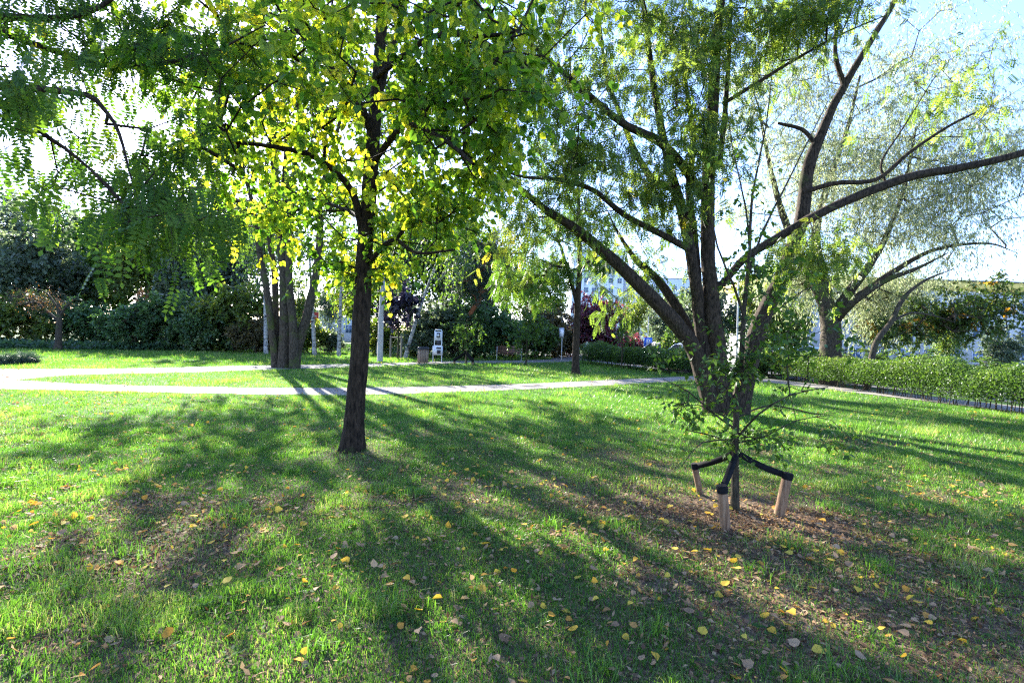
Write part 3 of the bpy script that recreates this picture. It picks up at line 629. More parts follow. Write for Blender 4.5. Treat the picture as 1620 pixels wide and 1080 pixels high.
#### HEDGES
def hedge(name, A, B, hgt, dep, dens, seed, label, m, size=.055, gap=.28):
    A=np.array(A[:2]); B=np.array(B[:2]); L=np.linalg.norm(B-A); D=(B-A)/L; N=np.array([-D[1],D[0]]); rg=np.random.default_rng(seed)
    e=empty(name,(A[0],A[1],float(gz(*A))),label,'hedge')
    n=int(L*dens); t=rg.random(n)*L; s=rg.uniform(-1,1,n); q=rg.random(n)
    bump_=.72+.5*vnoise(t,t*0,1.1,seed)+.12*vnoise(t,s*0,.3,seed+1)
    wid=dep*(.75+.5*vnoise(t,t*0+5,.9,seed+2)); top=hgt*bump_*np.sqrt(np.clip(1-(s*.75)**2,0,1)); low=gap*(.7+.7*vnoise(t,t*0+9,.5,seed+3))
    z=low+(top-low)*q**.75
    X=A[0]+D[0]*t+N[0]*s*wid; Y=A[1]+D[1]*t+N[1]*s*wid
    P=np.stack([X,Y,z+gz(X,Y)],-1)-np.array([A[0],A[1],float(gz(*A))]); 
    # leaf tone paler on average towards the top
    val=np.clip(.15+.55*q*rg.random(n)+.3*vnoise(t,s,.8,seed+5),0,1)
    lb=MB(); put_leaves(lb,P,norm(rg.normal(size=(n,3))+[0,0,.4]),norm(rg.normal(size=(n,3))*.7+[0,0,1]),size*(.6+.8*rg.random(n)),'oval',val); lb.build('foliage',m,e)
    k=int(L*13); t=rg.random(k)*L; s=rg.uniform(-.5,.5,k)*dep
    cl=np.round(t/.55)*.55+.3*(vnoise(np.round(t/.55)*3.7,t*0,1,77)-.5); t=cl+(t-np.round(t/.55)*.55)*.4+rg.normal(0,.04,k)
    p0=np.stack([A[0]+D[0]*t+N[0]*s,A[1]+D[1]*t+N[1]*s,t*0],-1); p0[:,2]=gz(p0[:,0],p0[:,1])-.02
    p2=p0+np.stack([rg.normal(0,.12,k),rg.normal(0,.12,k),hgt*(.6+.4*rg.random(k))],-1); p1=(p0+p2)/2+rg.normal(0,.03,(k,3))
    o=np.array([A[0],A[1],float(gz(*A))]); sb_=MB().tubes(np.stack([p0,p1,p2],1)-o,np.stack([np.full(k,.011),np.full(k,.009),np.full(k,.004)],1),4); tag(sb_.build('stems',M['bark_young'],e),kind='stuff')
    return e
h0=G(1190,592); h1=G(1640,660)
h2=h1+(h1-h0)*1.3
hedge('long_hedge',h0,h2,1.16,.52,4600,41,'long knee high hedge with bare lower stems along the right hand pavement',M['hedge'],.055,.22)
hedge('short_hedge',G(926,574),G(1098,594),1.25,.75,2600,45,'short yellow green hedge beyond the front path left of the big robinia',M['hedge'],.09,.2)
#### GRASS, GROUND COVER AND LITTER
SAP=sb[:2]; LIN=gp(556,712)[:2]
def bare(x,y):
    """0 = thick turf, 1 = bare soil with litter"""
    r=np.hypot(x-SAP[0]-.1,(y-SAP[1]+.15)*1.2)
    b_=.95*(1-sstep(.5,1.7,r+(vnoise(x,y,.5,11)-.5)*.7))
    b_=np.maximum(b_,.75*(1-sstep(.25,.9,np.hypot(x-LIN[0]-.1,y-LIN[1]+.1))))
    b_=np.maximum(b_,.7*(1-sstep(.5,1.5,np.hypot((x-2.6)*.7,y-3.2)+(vnoise(x,y,.4,12)-.5))))
    for q_,rr_,am in (((1215,872),1.5,.8),((1290,960),1.2,.75),((1060,930),.8,.7),((1400,860),1.0,.6),((1000,800),.9,.75),((880,760),.6,.6)):
        g_=G(*q_); b_=np.maximum(b_,am*(1-sstep(.2*rr_,rr_,np.hypot(x-g_[0],(y-g_[1])*1.3)+(vnoise(x,y,.35,14)-.5)*.8)))
    b_=np.maximum(b_,.75*(1-sstep(.3,1.2,np.hypot((x+2.6)*.8,(y-4.1))+(vnoise(x,y,.4,13)-.5))))
    nz=vnoise(x,y,.8,14)*.6+vnoise(x,y,.25,15)*.4
    b_=np.maximum(b_,sstep(.54,.7,nz)*(.5+.25*sstep(0,2.5,x))*(1-.7*sstep(6,14,y)))
    return np.clip(b_,0,1)
def scatter(rg,d0,d1,dens,spread=1.13):
    A=spread*(d1*d1-d0*d0)+4*(d1-d0); n=int(A*dens*(1 if d0<30 else .9)); y=np.sqrt(rg.random(n)*(d1*d1-d0*d0)+d0*d0); x=(rg.random(n)*2-1)*(spread*y+2); return x,y
def blades(mb,x,y,h,w,rg,val,lean=.55,tri=False):
    n=len(x); z=gz(x,y); a=rg.random(n)*2*math.pi; b_=rg.random(n)*2*math.pi; wx=np.cos(a)*w; wy=np.sin(a)*w
    lx=np.cos(b_)*h*lean*rg.random(n); ly=np.sin(b_)*h*lean*rg.random(n); p=np.stack([x,y,z-.004],-1)
    W_=np.stack([wx,wy,0*wx],-1)*.5; 
    if tri:
        V=np.stack([p-W_,p+W_,p+np.stack([lx,ly,h],-1)],1); mb.add(V.reshape(-1,3),np.arange(n*3).reshape(-1,3),val); return
    m_=p+np.stack([lx*.35,ly*.35,h*.6],-1); t_=p+np.stack([lx*1.2,ly*1.2,h*(1-.25*lean)],-1)
    V=np.stack([p-W_,p+W_,m_+W_*.75,m_-W_*.75,t_],1).reshape(-1,3); i=np.arange(n)*5; base=mb.n
    mb.add(V,np.stack([i,i+1,i+2,i+3],-1),val); mb.f[3].append(np.stack([i+3,i+2,i+4],-1)+base); mb.a[3].append(np.asarray(val))
def lawn_ok(x,y):
    return (~on_path(x+(vnoise(x,y,.3,61)-.5)*.3+(vnoise(x,y,.07,62)-.5)*.1,y+(vnoise(x,y,.3,63)-.5)*.28+(vnoise(x,y,.07,64)-.5)*.14))&(side(x,y)<.4)
rg=np.random.default_rng(50); mb=MB()
for d0,d1,dens,hh,ww,tri in ((1.2,4.5,8000,.056,.004,False),(4.5,8,4000,.055,.0048,False),(8,14,1400,.06,.008,True),(14,24,500,.07,.014,True),(24,42,170,.085,.028,True)):
    x,y=scatter(rg,d0,d1,dens); k=lawn_ok(x,y)&(rg.random(len(x))>bare(x,y)*1.02); x=x[k]; y=y[k]
    cl=vnoise(x,y,.22,21)*.55+vnoise(x,y,.9,22)*.45; tuft=sstep(.6,.75,cl)
    h=hh*(.45+.9*rg.random(len(x)))*(.7+1.0*tuft+.3*vnoise(x,y,3,24)); dry=vnoise(x,y,.6,23)*.5+vnoise(x,y,2.5,25)*.5
    v=np.clip(.1+.32*rg.random(len(x))+.3*tuft+.35*sstep(.4,.8,dry)*rg.random(len(x))+(rg.random(len(x))<.09+.13*dry)*.5,0,1)
    blades(mb,x,y,h,ww*(.7+.6*rg.random(len(x))),rg,v,.9,tri)
# tufts of longer grass
for _ in range(520):
    x0,y0=scatter(rg,2.0,11,1); j=rg.integers(len(x0)); cx_,cy_=x0[j],y0[j]; n=int(rg.integers(25,80)); r=rg.uniform(.03,.1)
    x=cx_+rg.normal(0,r,n); y=cy_+rg.normal(0,r,n); k=lawn_ok(x,y); x=x[k];y=y[k]
    if len(x) and bare(cx_,cy_)<.8: blades(mb,x,y,rg.uniform(.08,.17)*(.5+.6*rg.random(len(x))),.0058,rg,np.clip(.35+.3*rg.random(len(x)),0,1),1.1)
tag(mb.build('grass',M['grass']),kind='stuff')
# taller rough fringe at the foot of the shrubs
mb=MB(); px=rg.uniform(-500,640,16000); py=ev([(-500,553),(0,550),(200,552),(420,553),(640,556)],px)+rg.uniform(-3,2.5,len(px))
P=np.array([G(a,c) for a,c in zip(px,py)]); k=P[:,1]<60; P=P[k]
v=rg.random(len(P)); put_leaves(mb,P+np.stack([0*v,0*v,rg.random(len(P))*.45],-1),norm(rg.normal(size=(len(P),3))+[0,0,.7]),norm(rg.normal(size=(len(P),3))+[0,0,1]),.22*(.5+rg.random(len(P))),'oval',v)
tag(mb.build('ground_cover',M['cover']),kind='stuff')
# litter
mb=MB(); dens=[(1.2,5,1700),(5,9,700),(9,16,90)]
for d0,d1,de in dens:
    x,y=scatter(rg,d0,d1,de); k=lawn_ok(x,y)&(rg.random(len(x))<.16+.95*bare(x,y)); x=x[k];y=y[k]; n=len(x)
    P=np.stack([x,y,gz(x,y)+.004+.02*rg.random(n)*(1-bare(x,y))+.012*rg.random(n)],-1); D=norm(rg.normal(size=(n,3))*[1,1,.25]); N=norm(rg.normal(size=(n,3))*.45+[0,0,1])
    put_leaves(mb,P,D,N,.023*(.45+rg.random(n)**2*1.5),'oval',np.clip(rg.random(n)**1.1*.78,0,1)); k=rg.random(n)<.5
    put_leaves(mb,P[k]+[.01,.01,.003],norm(rg.normal(size=(k.sum(),3))*[1,1,.25]),N[k],.034*(.5+rg.random(k.sum())),'sliver',np.clip(rg.random(k.sum())*.8,0,1))
for d0,d1,de in ((1.6,6,48),(6,13,12)):
    x,y=scatter(rg,d0,d1,de); k=lawn_ok(x,y)&(rg.random(len(x))<.35+.65*sstep(.3,.6,vnoise(x,y,1.7,31))); x=x[k];y=y[k]; n=len(x)
    P=np.stack([x,y,gz(x,y)+.018+.03*rg.random(n)],-1); D=norm(rg.normal(size=(n,3))*[1,1,.3]); N=norm(rg.normal(size=(n,3))*.4+[0,0,1])
    put_leaves(mb,P,D,N,.026+.034*rg.random(n)**1.6,'linden',np.clip(.5+rg.random(n)**.8*.5,0,1))
x,y=scatter(rg,11,40,9); k=on_path(x,y); x=x[k];y=y[k]; n=len(x); P=np.stack([x,y,gz(x,y)+.016],-1)
put_leaves(mb,P,norm(rg.normal(size=(n,3))*[1,1,.2]),norm(rg.normal(size=(n,3))*.4+[0,0,1]),.07*(.5+rg.random(n)),'oval',rg.random(n)*.9)
tag(mb.build('fallen_leaves',M['litter']),kind='stuff')
mb=MB(); 
for _ in range(1500):
    x0,y0=scatter(rg,1.6,13,.02); j=rg.integers(len(x0)); 
    if not lawn_ok(x0[j],y0[j]) or bare(x0[j],y0[j])>.8: continue
    n=int(rg.integers(5,16)); a=rg.random(n)*6.28; r=rg.random(n)*.07; px_=x0[j]+np.cos(a)*r; py_=y0[j]+np.sin(a)*r
    P=np.stack([px_,py_,gz(px_,py_)+.01+.03*rg.random(n)],-1); D=np.stack([np.cos(a),np.sin(a),.35*rg.random(n)],-1)
    put_leaves(mb,P,D,norm(rg.normal(size=(n,3))*.3+[0,0,1]),(.02+.025*rg.random())*(.7+.5*rg.random(n)),'oval',np.clip(rg.random(n)*.5,0,1))
M['weed']=leafmat('weed_leaf',[(0,(.03,.08,.02)),(1,(.08,.16,.03))],.45,.7,(1.4,1.5,.5),1.1,.15)
tag(mb.build('weeds',M['weed']),kind='stuff')

#### BACKGROUND TREES AND SHRUBS
def proto_crown(name, H_, W_, trunk_h, seed, bm, lm, kind, size, n, tw, lp, tl, r, label, cat='tree', parts=3, lean=0., weep=0, group=None, shell=.5, xw=1.0, loc=(0,0,0)):
    rg=np.random.default_rng(seed); st=[(np.array([[0,0,-.1],[lean*.2,0,H_*.25],[lean*.5,0,H_*.55],[lean,0,H_*.95]])+loc,np.array([r,r*.8,r*.5,r*.12]))]
    C=[]
    zc=H_*(trunk_h+(1-trunk_h)*.5); rz=H_*(1-trunk_h)*.5
    C.append(ell(rg,np.array([lean*.6,0,zc])+loc,(W_*.8,W_*.8*xw,rz),n//2,shell))
    for k in range(parts):
        a=rg.uniform(0,6.28); q=rg.uniform(.35,.6); c=np.array([lean*.6+math.cos(a)*W_*q,math.sin(a)*W_*q*xw,zc+rg.uniform(-.45,.45)*rz])+loc
        C.append(ell(rg,c,(W_*.5,W_*.5*xw,rz*.42),n//2//parts,shell))
    C=np.vstack(C)
    return make_tree(name,st,C,kind,seed,bm,lm,size=size,tw=tw,tl=tl,lp=lp,loc=loc,tipr=.018,label=label,cat=cat,group=group,ridge=.015,flare=1.15,segmain=10,step=.9,exp=.38,weep=weep)
def place(px, d, dy=0):
    p=At(px,540,d); return (p[0],d,float(gz(p[0],d)))
# the dark shrub belt on the left
SG='dark shrubs beyond the back path on the left'
sh=proto_crown('shrub',4.2,2.6,.0,61,M['bark_young'],M['shrub'],'big',.2,230,6,7,.45,.07,'','shrub',4,loc=place(40,37),shell=.6,group=SG)
sh['label']='leftmost large dark shrub behind the bare branched little tree'
sh2=proto_crown('shrub',3.6,2.4,.0,62,M['bark_young'],M['shrub'],'big',.17,230,6,7,.45,.07,'','shrub',3,loc=place(215,36.5),shell=.6,group=SG)
sh2['label']='broad dark shrub right of the bare branched little tree'
k=0
labs=['dark shrub at the far left edge of the lawn','dark shrub just right of the bare little tree, half behind its neighbour','rounded dark shrub in the middle of the left belt','dark shrub under the gap of bright sky','tall dark shrub left of the white birch trunks','last dark shrub beside the leftmost birch trunk','low dark shrub behind the five stemmed tree','grey green shrub between the two thin birches','shrub right behind the concrete post','brown green shrub beside the leaning birch','thick dark green shrub behind the litter bin','thick dark green shrub behind the notice board','dark green shrub between notice board and bench','deep green shrub behind the bench','deep green shrub left of the slim sign post','dark shrub right of the slim sign post']
spots=[(-60,36,1.05,0),(130,38.5,1.1,1),(270,38,1.15,0),(330,37,1.0,1),(372,38,1.15,0),(405,36.5,.8,1),(480,39,.72,0),(520,40,.6,1),(600,39,.72,0),(655,37,.8,1),(690,36.5,1.05,0),(725,36,1.1,1),(768,37,1.05,0),(808,42,.9,1),(858,42,1.1,0),(890,45,.9,1)]
for (px,d,s,w),lab in zip(spots,labs):
    copy_thing(sh if w==0 else sh2,place(px,d),(px*.37)%6.28,(s,s,s*(.92+.2*((px*7)%5)/5)),lab,SG if px<430 else 'shrubs along the far edge of the park')
def recolour(root,mat,name='crown'):
    for c in root.children:
        if c.name.split('.')[0]==name: c.material_slots[0].link='OBJECT'; c.material_slots[0].material=mat
SHV=[leafmat('shrub_leaf_haze_grey',[(0,(.05,.075,.05)),(.6,(.1,.14,.09)),(1,(.2,.22,.16))],.45,.4,(1.3,1.3,.8),1.3,.4),  # grey-green imitates haze on far trees, and varies some shrubs
     leafmat('shrub_leaf_yellowish',[(0,(.05,.085,.02)),(.6,(.11,.16,.035)),(1,(.26,.24,.06))],.5,.4,(1.5,1.4,.5),1.5,.4),
     leafmat('shrub_leaf_brownish',[(0,(.05,.05,.025)),(.6,(.11,.1,.045)),(1,(.24,.17,.08))],.45,.4,(1.4,1.2,.6),1.3,.4)]
for o in [q for q in bpy.data.objects if q.name.startswith('shrub')]:
    k=int(abs(o.location.x)*13)%5
    if k<3: recolour(o,SHV[k])
# background trees: several kinds, each copied
BG_='tall trees beyond the shrub belt'
tA=proto_crown('tree',13,4.6,.15,63,M['bark_grey'],M['wood'],'big',.3,300,6,7,.9,.25,'tall bushy tree at the left edge of the picture behind the shrubs','tree',4,loc=place(60,46),group=BG_)
tB=proto_crown('tree',15,4.0,.2,64,M['bark_grey'],M['wood'],'big',.26,280,6,7,.9,.22,'high loose tree seen above the litter bin','tree',4,loc=place(700,47),group=BG_,weep=.3)
far=[(-250,50,1,0,'broad tree beyond the left edge of the shrub belt'),(150,52,.8,0,'tree behind the hanging robinia leaves'),(230,50,.75,1,'tree behind the middle of the dark shrub belt'),(310,47,.85,0,'bright green tree left of the birch trunks'),(385,50,.85,1,'tree behind the leftmost birch'),
     (560,62,.8,1,'far tree showing between the linden trunk and the thin birches'),(600,50,.85,0,'tree behind the concrete post'),(650,52,1.05,1,'tall tree behind the dark leaved maple'),(745,52,.9,0,'tree behind the pine'),(800,56,.85,1,'tree above the bench'),(860,52,.62,0,'rounded tree above the slim sign post'),
     (1010,75,.62,1,'small pale tree at the foot of the tower block'),(1045,62,.55,0,'small grey green tree beside the parking sign'),(1120,40,.62,0,'bright yellow green tree behind the big robinia stems'),(1190,48,.6,1,'tree seen between the robinia stems, right part'),(1245,38,.5,0,'low tree left of the willow trunk'),(1400,40,.5,1,'low tree behind the willow in front of the white building'),
     (-10,62,1.05,1,'haze-greyed tree top above the left edge of the shrub belt'),(105,60,.95,1,'hazy loose tree behind the bare little tree'),(190,64,1.05,1,'tall loose tree beyond the left shrub belt'),(275,60,1.0,0,'tall round tree beyond the middle of the shrub belt'),(350,64,1.05,1,'tall loose tree left behind the five stemmed tree'),(1065,70,.68,1,'pale tree hiding the right part of the far apartment block'),
     (470,75,.7,0,'far tree seen between the stems of the five stemmed tree'),(520,80,.6,1,'far low tree between the thin birches')]
recolour(tA,SHV[0])
for px,d,s,w,lab in far:
    s_=s*(1.15 if px<430 else 1.0); o_=copy_thing(tA if w==0 else tB,place(px,d),(px*.61)%6.28,(s_,s_,s_),lab,BG_)
    if px%3==1 or px<100: recolour(o_,SHV[0])  # distance haze put into the crown colour
    elif px%3==2: recolour(o_,SHV[1])
    else: recolour(o_,M['wood'])
# dense far belt
mb=MB()
# birches
bi=[]
def birch(px,py,d,lab,lean=0,H_=11,first=None):
    loc=At(px,py,d); loc=(loc[0],d,0.)
    rg=np.random.default_rng(70+int(px)); st=[(np.array([[0,0,-.1],[lean*.15,0,2],[lean*.4,0,5],[lean,0,H_]])+loc,np.array([.15,.12,.09,.03]))]
    C=np.vstack([ell(rg,np.array([lean*.8,0,H_*.66])+loc,(2.0,2.0,H_*.34),70,.6)])
    return make_tree('birch_tree',st,C,'big',70+int(px),M['bark_birch'],M['wood'],size=.17,tw=5,tl=.6,lp=6,loc=loc,tipr=.012,weep=.7,label=lab,group='white stemmed birches',ridge=.01,flare=1.1,segmain=10,step=.9)
birch(421,555,35,'thickest birch with white trunk just left of the five stemmed tree',-.6)
birch(498,555,35,'thin birch with white trunk just right of the five stemmed tree',-.9)
birch(536,557,34.5,'straight black and white birch midway between five stemmed tree and linden',.1)
birch(641,557,34.5,'white birch leaning right behind the dark leaved maple',3.6,11)
birch(598,555,38,'slender pale birch just left of the concrete post',.3,10)
# pine
def pine():
    d=36.; loc=np.array(place(742,d)); rg=np.random.default_rng(81)
    st=[(np.vstack([loc-[0,0,.1],At(740,520,d),At(742,500,d),At(760,470,d),At(763,440,d),At(770,400,d),At(775,375,d)]),np.array([.2,.18,.17,.15,.12,.08,.04])),
        (np.vstack([At(752,480,d),At(765,462,d),At(775,455,d)]),np.array([.09,.07,.04]))]
    C=[ell(rg,At(762,430,d),(1.7,1.5,2.4),95,.6), ell(rg,At(740,455,d),(1.5,1.2,1.0),35,.6), ell(rg,At(775,390,d),(1.0,1,1.6),35,.6)]
    make_tree('pine_tree',st,np.vstack(C),'needle',82,M['bark_red'],M['pine'],size=.3,tw=5,tl=.5,lp=6,loc=loc,tipr=.016,label='blue green pine with orange bark left of the bench',ridge=.02,segmain=10,step=.9)
pine()
# purple plums, rust bush, bare little tree
pl=proto_crown('purple_plum',4.0,2.7,.02,83,M['bark_young'],M['purple'],'big',.16,240,6,8,.4,.09,'dome of purple leaved plum right of the slim forked tree','shrub',4,loc=place(945,44),shell=.55); pl.scale=(1.2,1.15,1.5)
copy_thing(pl,place(1000,48),2.0,(.72,.72,.62),'lower purple plum at the right end of the purple dome')
copy_thing(pl,place(897,46),4.1,(.6,.6,.85),'purple plum showing left of the slim forked tree')
copy_thing(pl,place(806,45),1.1,(.6,.6,.9),'dark purple shrub above the bench')
ru=proto_crown('rust_shrub',3.2,1.1,.1,84,M['bark_young'],M['rust'],'big',.15,60,5,6,.4,.05,'peach coloured shrub over the left end of the bench','shrub',2,loc=place(797,41))
copy_thing(ru,place(228,42),1,(.8,.8,1.55),'red leaved shrub glowing above the left shrub belt')
tt=proto_crown('bright_shrub',3.4,2.2,.0,85,M['bark_young'],M['hedge'],'big',.17,200,6,7,.4,.07,'pale green shrub lit from behind right of the bench','shrub',3,loc=place(846,38.5))
copy_thing(tB,place(1500,34),1.9,(.3,.3,.32),'small bushy tree in front of the white building, left one',None)
copy_thing(tA,place(1585,36),2.9,(.32,.32,.36),'small bushy tree in front of the white building, right one',None)
copy_thing(tt,place(1088,30),1,(.9,.9,.8),'light green shrub behind the lowest arm of the big robinia')
copy_thing(tt,place(1215,24.5),2.5,(.62,.62,.5),'bright leafy shrub right behind the start of the long hedge')
copy_thing(tt,place(1345,23),3.5,(.8,.8,.45),'low shrub at the foot of the willow')
copy_thing(tt,place(1455,24),4.5,(.9,.9,.5),'low shrub behind the middle of the long hedge')
copy_thing(tt,place(1560,26),5.5,(.8,.8,.45),'low shrub behind the right end of the long hedge')
# bare little tree
d=33.; loc=np.array(place(92,d)); rg=np.random.default_rng(86)
st=[(np.vstack([loc-[0,0,.1],At(93,525,d),At(94,500,d),At(93,480,d)]),np.array([.2,.17,.14,.08])),
    rad_path([(93,508,d,.1),(80,497,d,.08),(60,480,d,.06),(40,470,d,.04),(15,470,d,.02)]), rad_path([(94,500,d,.09),(105,485,d,.06),(122,470,d,.03)]),
    rad_path([(93,490,d,.07),(75,465,d,.05),(55,455,d,.02)])]
C=ell(rg,At(65,478,d),(2.1,1.3,1.0),90,.6)
make_tree('bare_tree',st,C,'narrow',87,M['bark_grey'],M['rust'],size=.1,tw=5,tl=.5,lp=1,loc=loc,tipr=.012,label='little tree with bare twisting reddish twigs in front of the left shrub belt',segmain=10,ridge=.02,step=.4)
# low dark juniper by the back path
lj=proto_crown('low_juniper',.34,1.2,.0,88,M['bark_young'],M['pine'],'needle',.25,50,5,6,.2,.03,'low spreading dark juniper at the left end of the back path','shrub',2,loc=tuple(gp(15,575)))

#### STREET FURNITURE
M['concrete']=noisemat('concrete',[(.3,(.34,.32,.29)),(.7,(.46,.44,.4))],12,rough=.85,bs=.3)
M['metal']=noisemat('galvanised_metal',[(.3,(.34,.36,.38)),(.7,(.46,.48,.5))],8,rough=.45,bs=.05,metal=.6)
M['white']=noisemat('white_enamel',[(.3,(.66,.68,.7)),(.7,(.76,.78,.8))],5,rough=.4,bs=.03)
M['black']=noisemat('black_plastic',[(.3,(.015,.015,.017)),(.7,(.035,.035,.038))],20,rough=.5,bs=.1)
M['slat']=noisemat('slat_wood',[(.3,(.2,.14,.1)),(.7,(.34,.25,.18))],5,(4,4,.4),.75,.3)
M['benchwood']=noisemat('bench_wood',[(.3,(.13,.065,.045)),(.7,(.22,.12,.09))],5,(.4,4,4),.6,.2)
M['blue']=flatmat('sign_blue',(.02,.12,.6),.4); M['red']=flatmat('sign_red',(.65,.07,.03),.5); M['whitesign']=flatmat('sign_white',(.75,.75,.75),.4)
# concrete lamp post
b=gp(601,572); e=empty('lamp_post',tuple(b),'square concrete lamp post with a flat white head behind the linden','lamp post')
MB().tube([[0,0,-.1],[0,0,2],[.03,0,4.35],[.05,0,5.6]],[.17,.15,.115,.1],8,cap=True).build('post',M['concrete'],e)
mb=MB(); mb.box((.1,-.06,2.6),(.15,.06,4.6)); mb.build('cable_duct',M['metal'],e)
mb=MB(); mb.tube([[.05,0,5.55],[.1,-.3,5.75],[.12,-.9,5.8]],[.05,.05,.04],8,cap=True); mb.build('arm',M['metal'],e)
mb=MB(); mb.box((-.05,-1.5,5.74),(.3,-.8,5.86)); mb.build('lamp_head',M['white'],e)
# litter bin
b=gp(669,574.5); e=empty('litter_bin',tuple(b),'round litter bin of upright wooden slats with a black rim','litter bin'); R_=.29
MB().tube([[0,0,.06],[0,0,.78]],[R_-.05,R_-.05],20,cap=True).build('liner',M['black'],e)
for k in range(18):
    a=k/18*2*math.pi; c,s=math.cos(a),math.sin(a); MB().box((-.012,-.036,.03),(.012,.036,.8),R=[[c,-s,0],[s,c,0],[0,0,1]],c=(c*R_,s*R_,0)).build('slat',M['slat'],e)
mb=MB(); mb.tube([[0,0,.76],[0,0,.79],[0,0,.9],[0,0,.92]],[R_+.03,R_+.045,R_+.04,R_-.02],24); mb.tube([[0,0,.92],[0,0,.9]],[R_-.02,R_-.1],24); mb.build('rim',M['black'],e,smooth=True)
# notice board: white frame, two panels
b=gp(692,573.5); e=empty('notice_board',tuple(b),'tall white double notice stand on thin legs beside the litter bin','notice board',rz=math.radians(-18))
for x in (-.3,.27): MB().tube([[x,0,-.05],[x*.96,0,.5]],[.022,.022],8,cap=True).build('leg',M['white'],e)
fr=MB(); prof=[(-.22,.98),(-.21,1.84),(-.17,1.9),(.2,1.9),(.24,1.84),(.24,.98)]
fr.tube([[x,0,z] for x,z in prof],[.028]*6,8,cap=True); fr.tube([[-.22,0,.98],[.24,0,.98]],[.024,.024],8,cap=True); fr.tube([[-.22,0,1.3],[.24,0,1.3]],[.02]*2,8); fr.build('frame',M['white'],e)
up=MB().box((-.2,-.03,1.32),(.22,.03,1.8)).build('upper_panel',M['white'],e)
MB().box((-.08,-.036,1.45),(.14,-.0305,1.74)).build('poster',M['black'],up)
MB().box((-.03,-.042,1.52),(.09,-.0365,1.66)).build('pictogram',M['whitesign'],up)
MB().tube([[0.02,-.04,1.36],[.02,-.031,1.36]],[.035,.035],12,cap=True).build('symbol',M['black'],up)
lo_=MB().box((-.3,-.07,.45),(.29,.07,.97)).build('lower_box',M['white'],e)
MB().box((-.06,-.077,.8),(.24,-.0705,.9)).build('slot',M['black'],lo_)
MB().box((-.02,-.077,.52),(.22,-.0705,.74)).build('panel',M['black'],lo_)
MB().box((-.08,-.02,1.02),(.22,.02,1.26)).build('dispenser',M['black'],e)
# bench
b=gp(805,570); e=empty('park_bench',(b[0],b[1]+.6,0),'brown slatted park bench with metal legs at the far side of the back path','bench')
for k,z in enumerate((.5,.62,.74,.86)): MB().box((-.95,.18+.03*k,z),(.95,.21+.03*k,z+.1)).build('back_slat',M['benchwood'],e)
for y in (-.28,-.15,-.02): MB().box((-.95,y,.43),(.95,y+.1,.46)).build('seat_slat',M['benchwood'],e)
for x in (-.85,.85):
    l=MB(); l.tube([[x,-.25,-.02],[x,-.25,.42]],[.025,.025],8); l.tube([[x,.12,-.02],[x,.14,.42],[x,.27,.92]],[.025]*3,8); l.box((x-.02,-.28,.4),(x+.02,.15,.428)); l.build('leg',M['metal'],e)
# slim sign post seen from its side
b=gp(888,569.5); e=empty('sign_post',tuple(b),'slim grey post with a narrow upright sign left of the slim forked tree','sign')
MB().tube([[0,0,-.05],[0,0,2.4]],[.035,.035],10,cap=True).build('pole',M['metal'],e)
MB().box((-.22,-.06,1.62),(.14,-.04,2.38)).build('sign_plate',M['metal'],e); MB().box((-.17,-.066,1.72),(.09,-.0605,2.28)).build('sign_face',M['whitesign'],e)
# second pole near big tree (white thin)
b=gp(1164,590); 
# parking sign
P_=np.array(place(1025,34)); e=empty('parking_sign',tuple(P_),'small blue parking sign on a thin tall pole beyond the short hedge','sign')
MB().tube([[0,0,0],[0,0,3.2]],[.03,.03],8,cap=True).build('pole',M['metal'],e)
pz=At(1025,541,34)[2]-P_[2]; pl_=MB().box((-.27,-.05,pz-.3),(.27,-.035,pz+.3)).build('sign_plate',M['blue'],e)
q=MB(); q.box((-.11,-.06,pz-.2),(-.04,-.0505,pz+.2)); q.box((-.04,-.06,pz+.14),(.07,-.0505,pz+.2)); q.box((-.04,-.06,pz-.02),(.07,-.0505,pz+.04)); q.box((.07,-.06,pz+.0),(.13,-.0505,pz+.18)); q.build('letter',M['whitesign'],pl_)
MB().tube([[0,0,-.1],[0,0,.05]],[.09,.06],10,cap=True).build('footing',M['concrete'],e)
# red sign between the birches
P_=np.array(place(487,60)); pz=At(489,507,60)[2]; e=empty('red_sign',tuple(P_),'small red board with three pale lines between the five stemmed tree and the thin birch','sign')
MB().tube([[0,0,-.1],[0,0,pz+.9]],[.08,.08],8,cap=True).build('pole',M['metal'],e); r_=MB().box((-.6,-.14,pz-1.0),(1.2,-.085,pz+1.0)).build('board',M['red'],e)
for k in range(3): MB().box((-.4,-.155,pz-.55+.5*k),(1.0,-.1405,pz-.43+.5*k)).build('line',M['whitesign'],r_)
# white slender lamp post seen through the robinia stems
P_=np.array(place(1166,30)); e=empty('street_lamp',tuple(P_),'thin white lamp pole seen between the stems of the big robinia','lamp post')
MB().tube([[0,0,-.1],[0,0,3],[0,0,6.5]],[.05,.045,.035],10,cap=True).build('pole',M['metal'],e); MB().box((-.1,-.7,6.45),(.12,.1,6.56)).build('lamp_head',M['metal'],e)

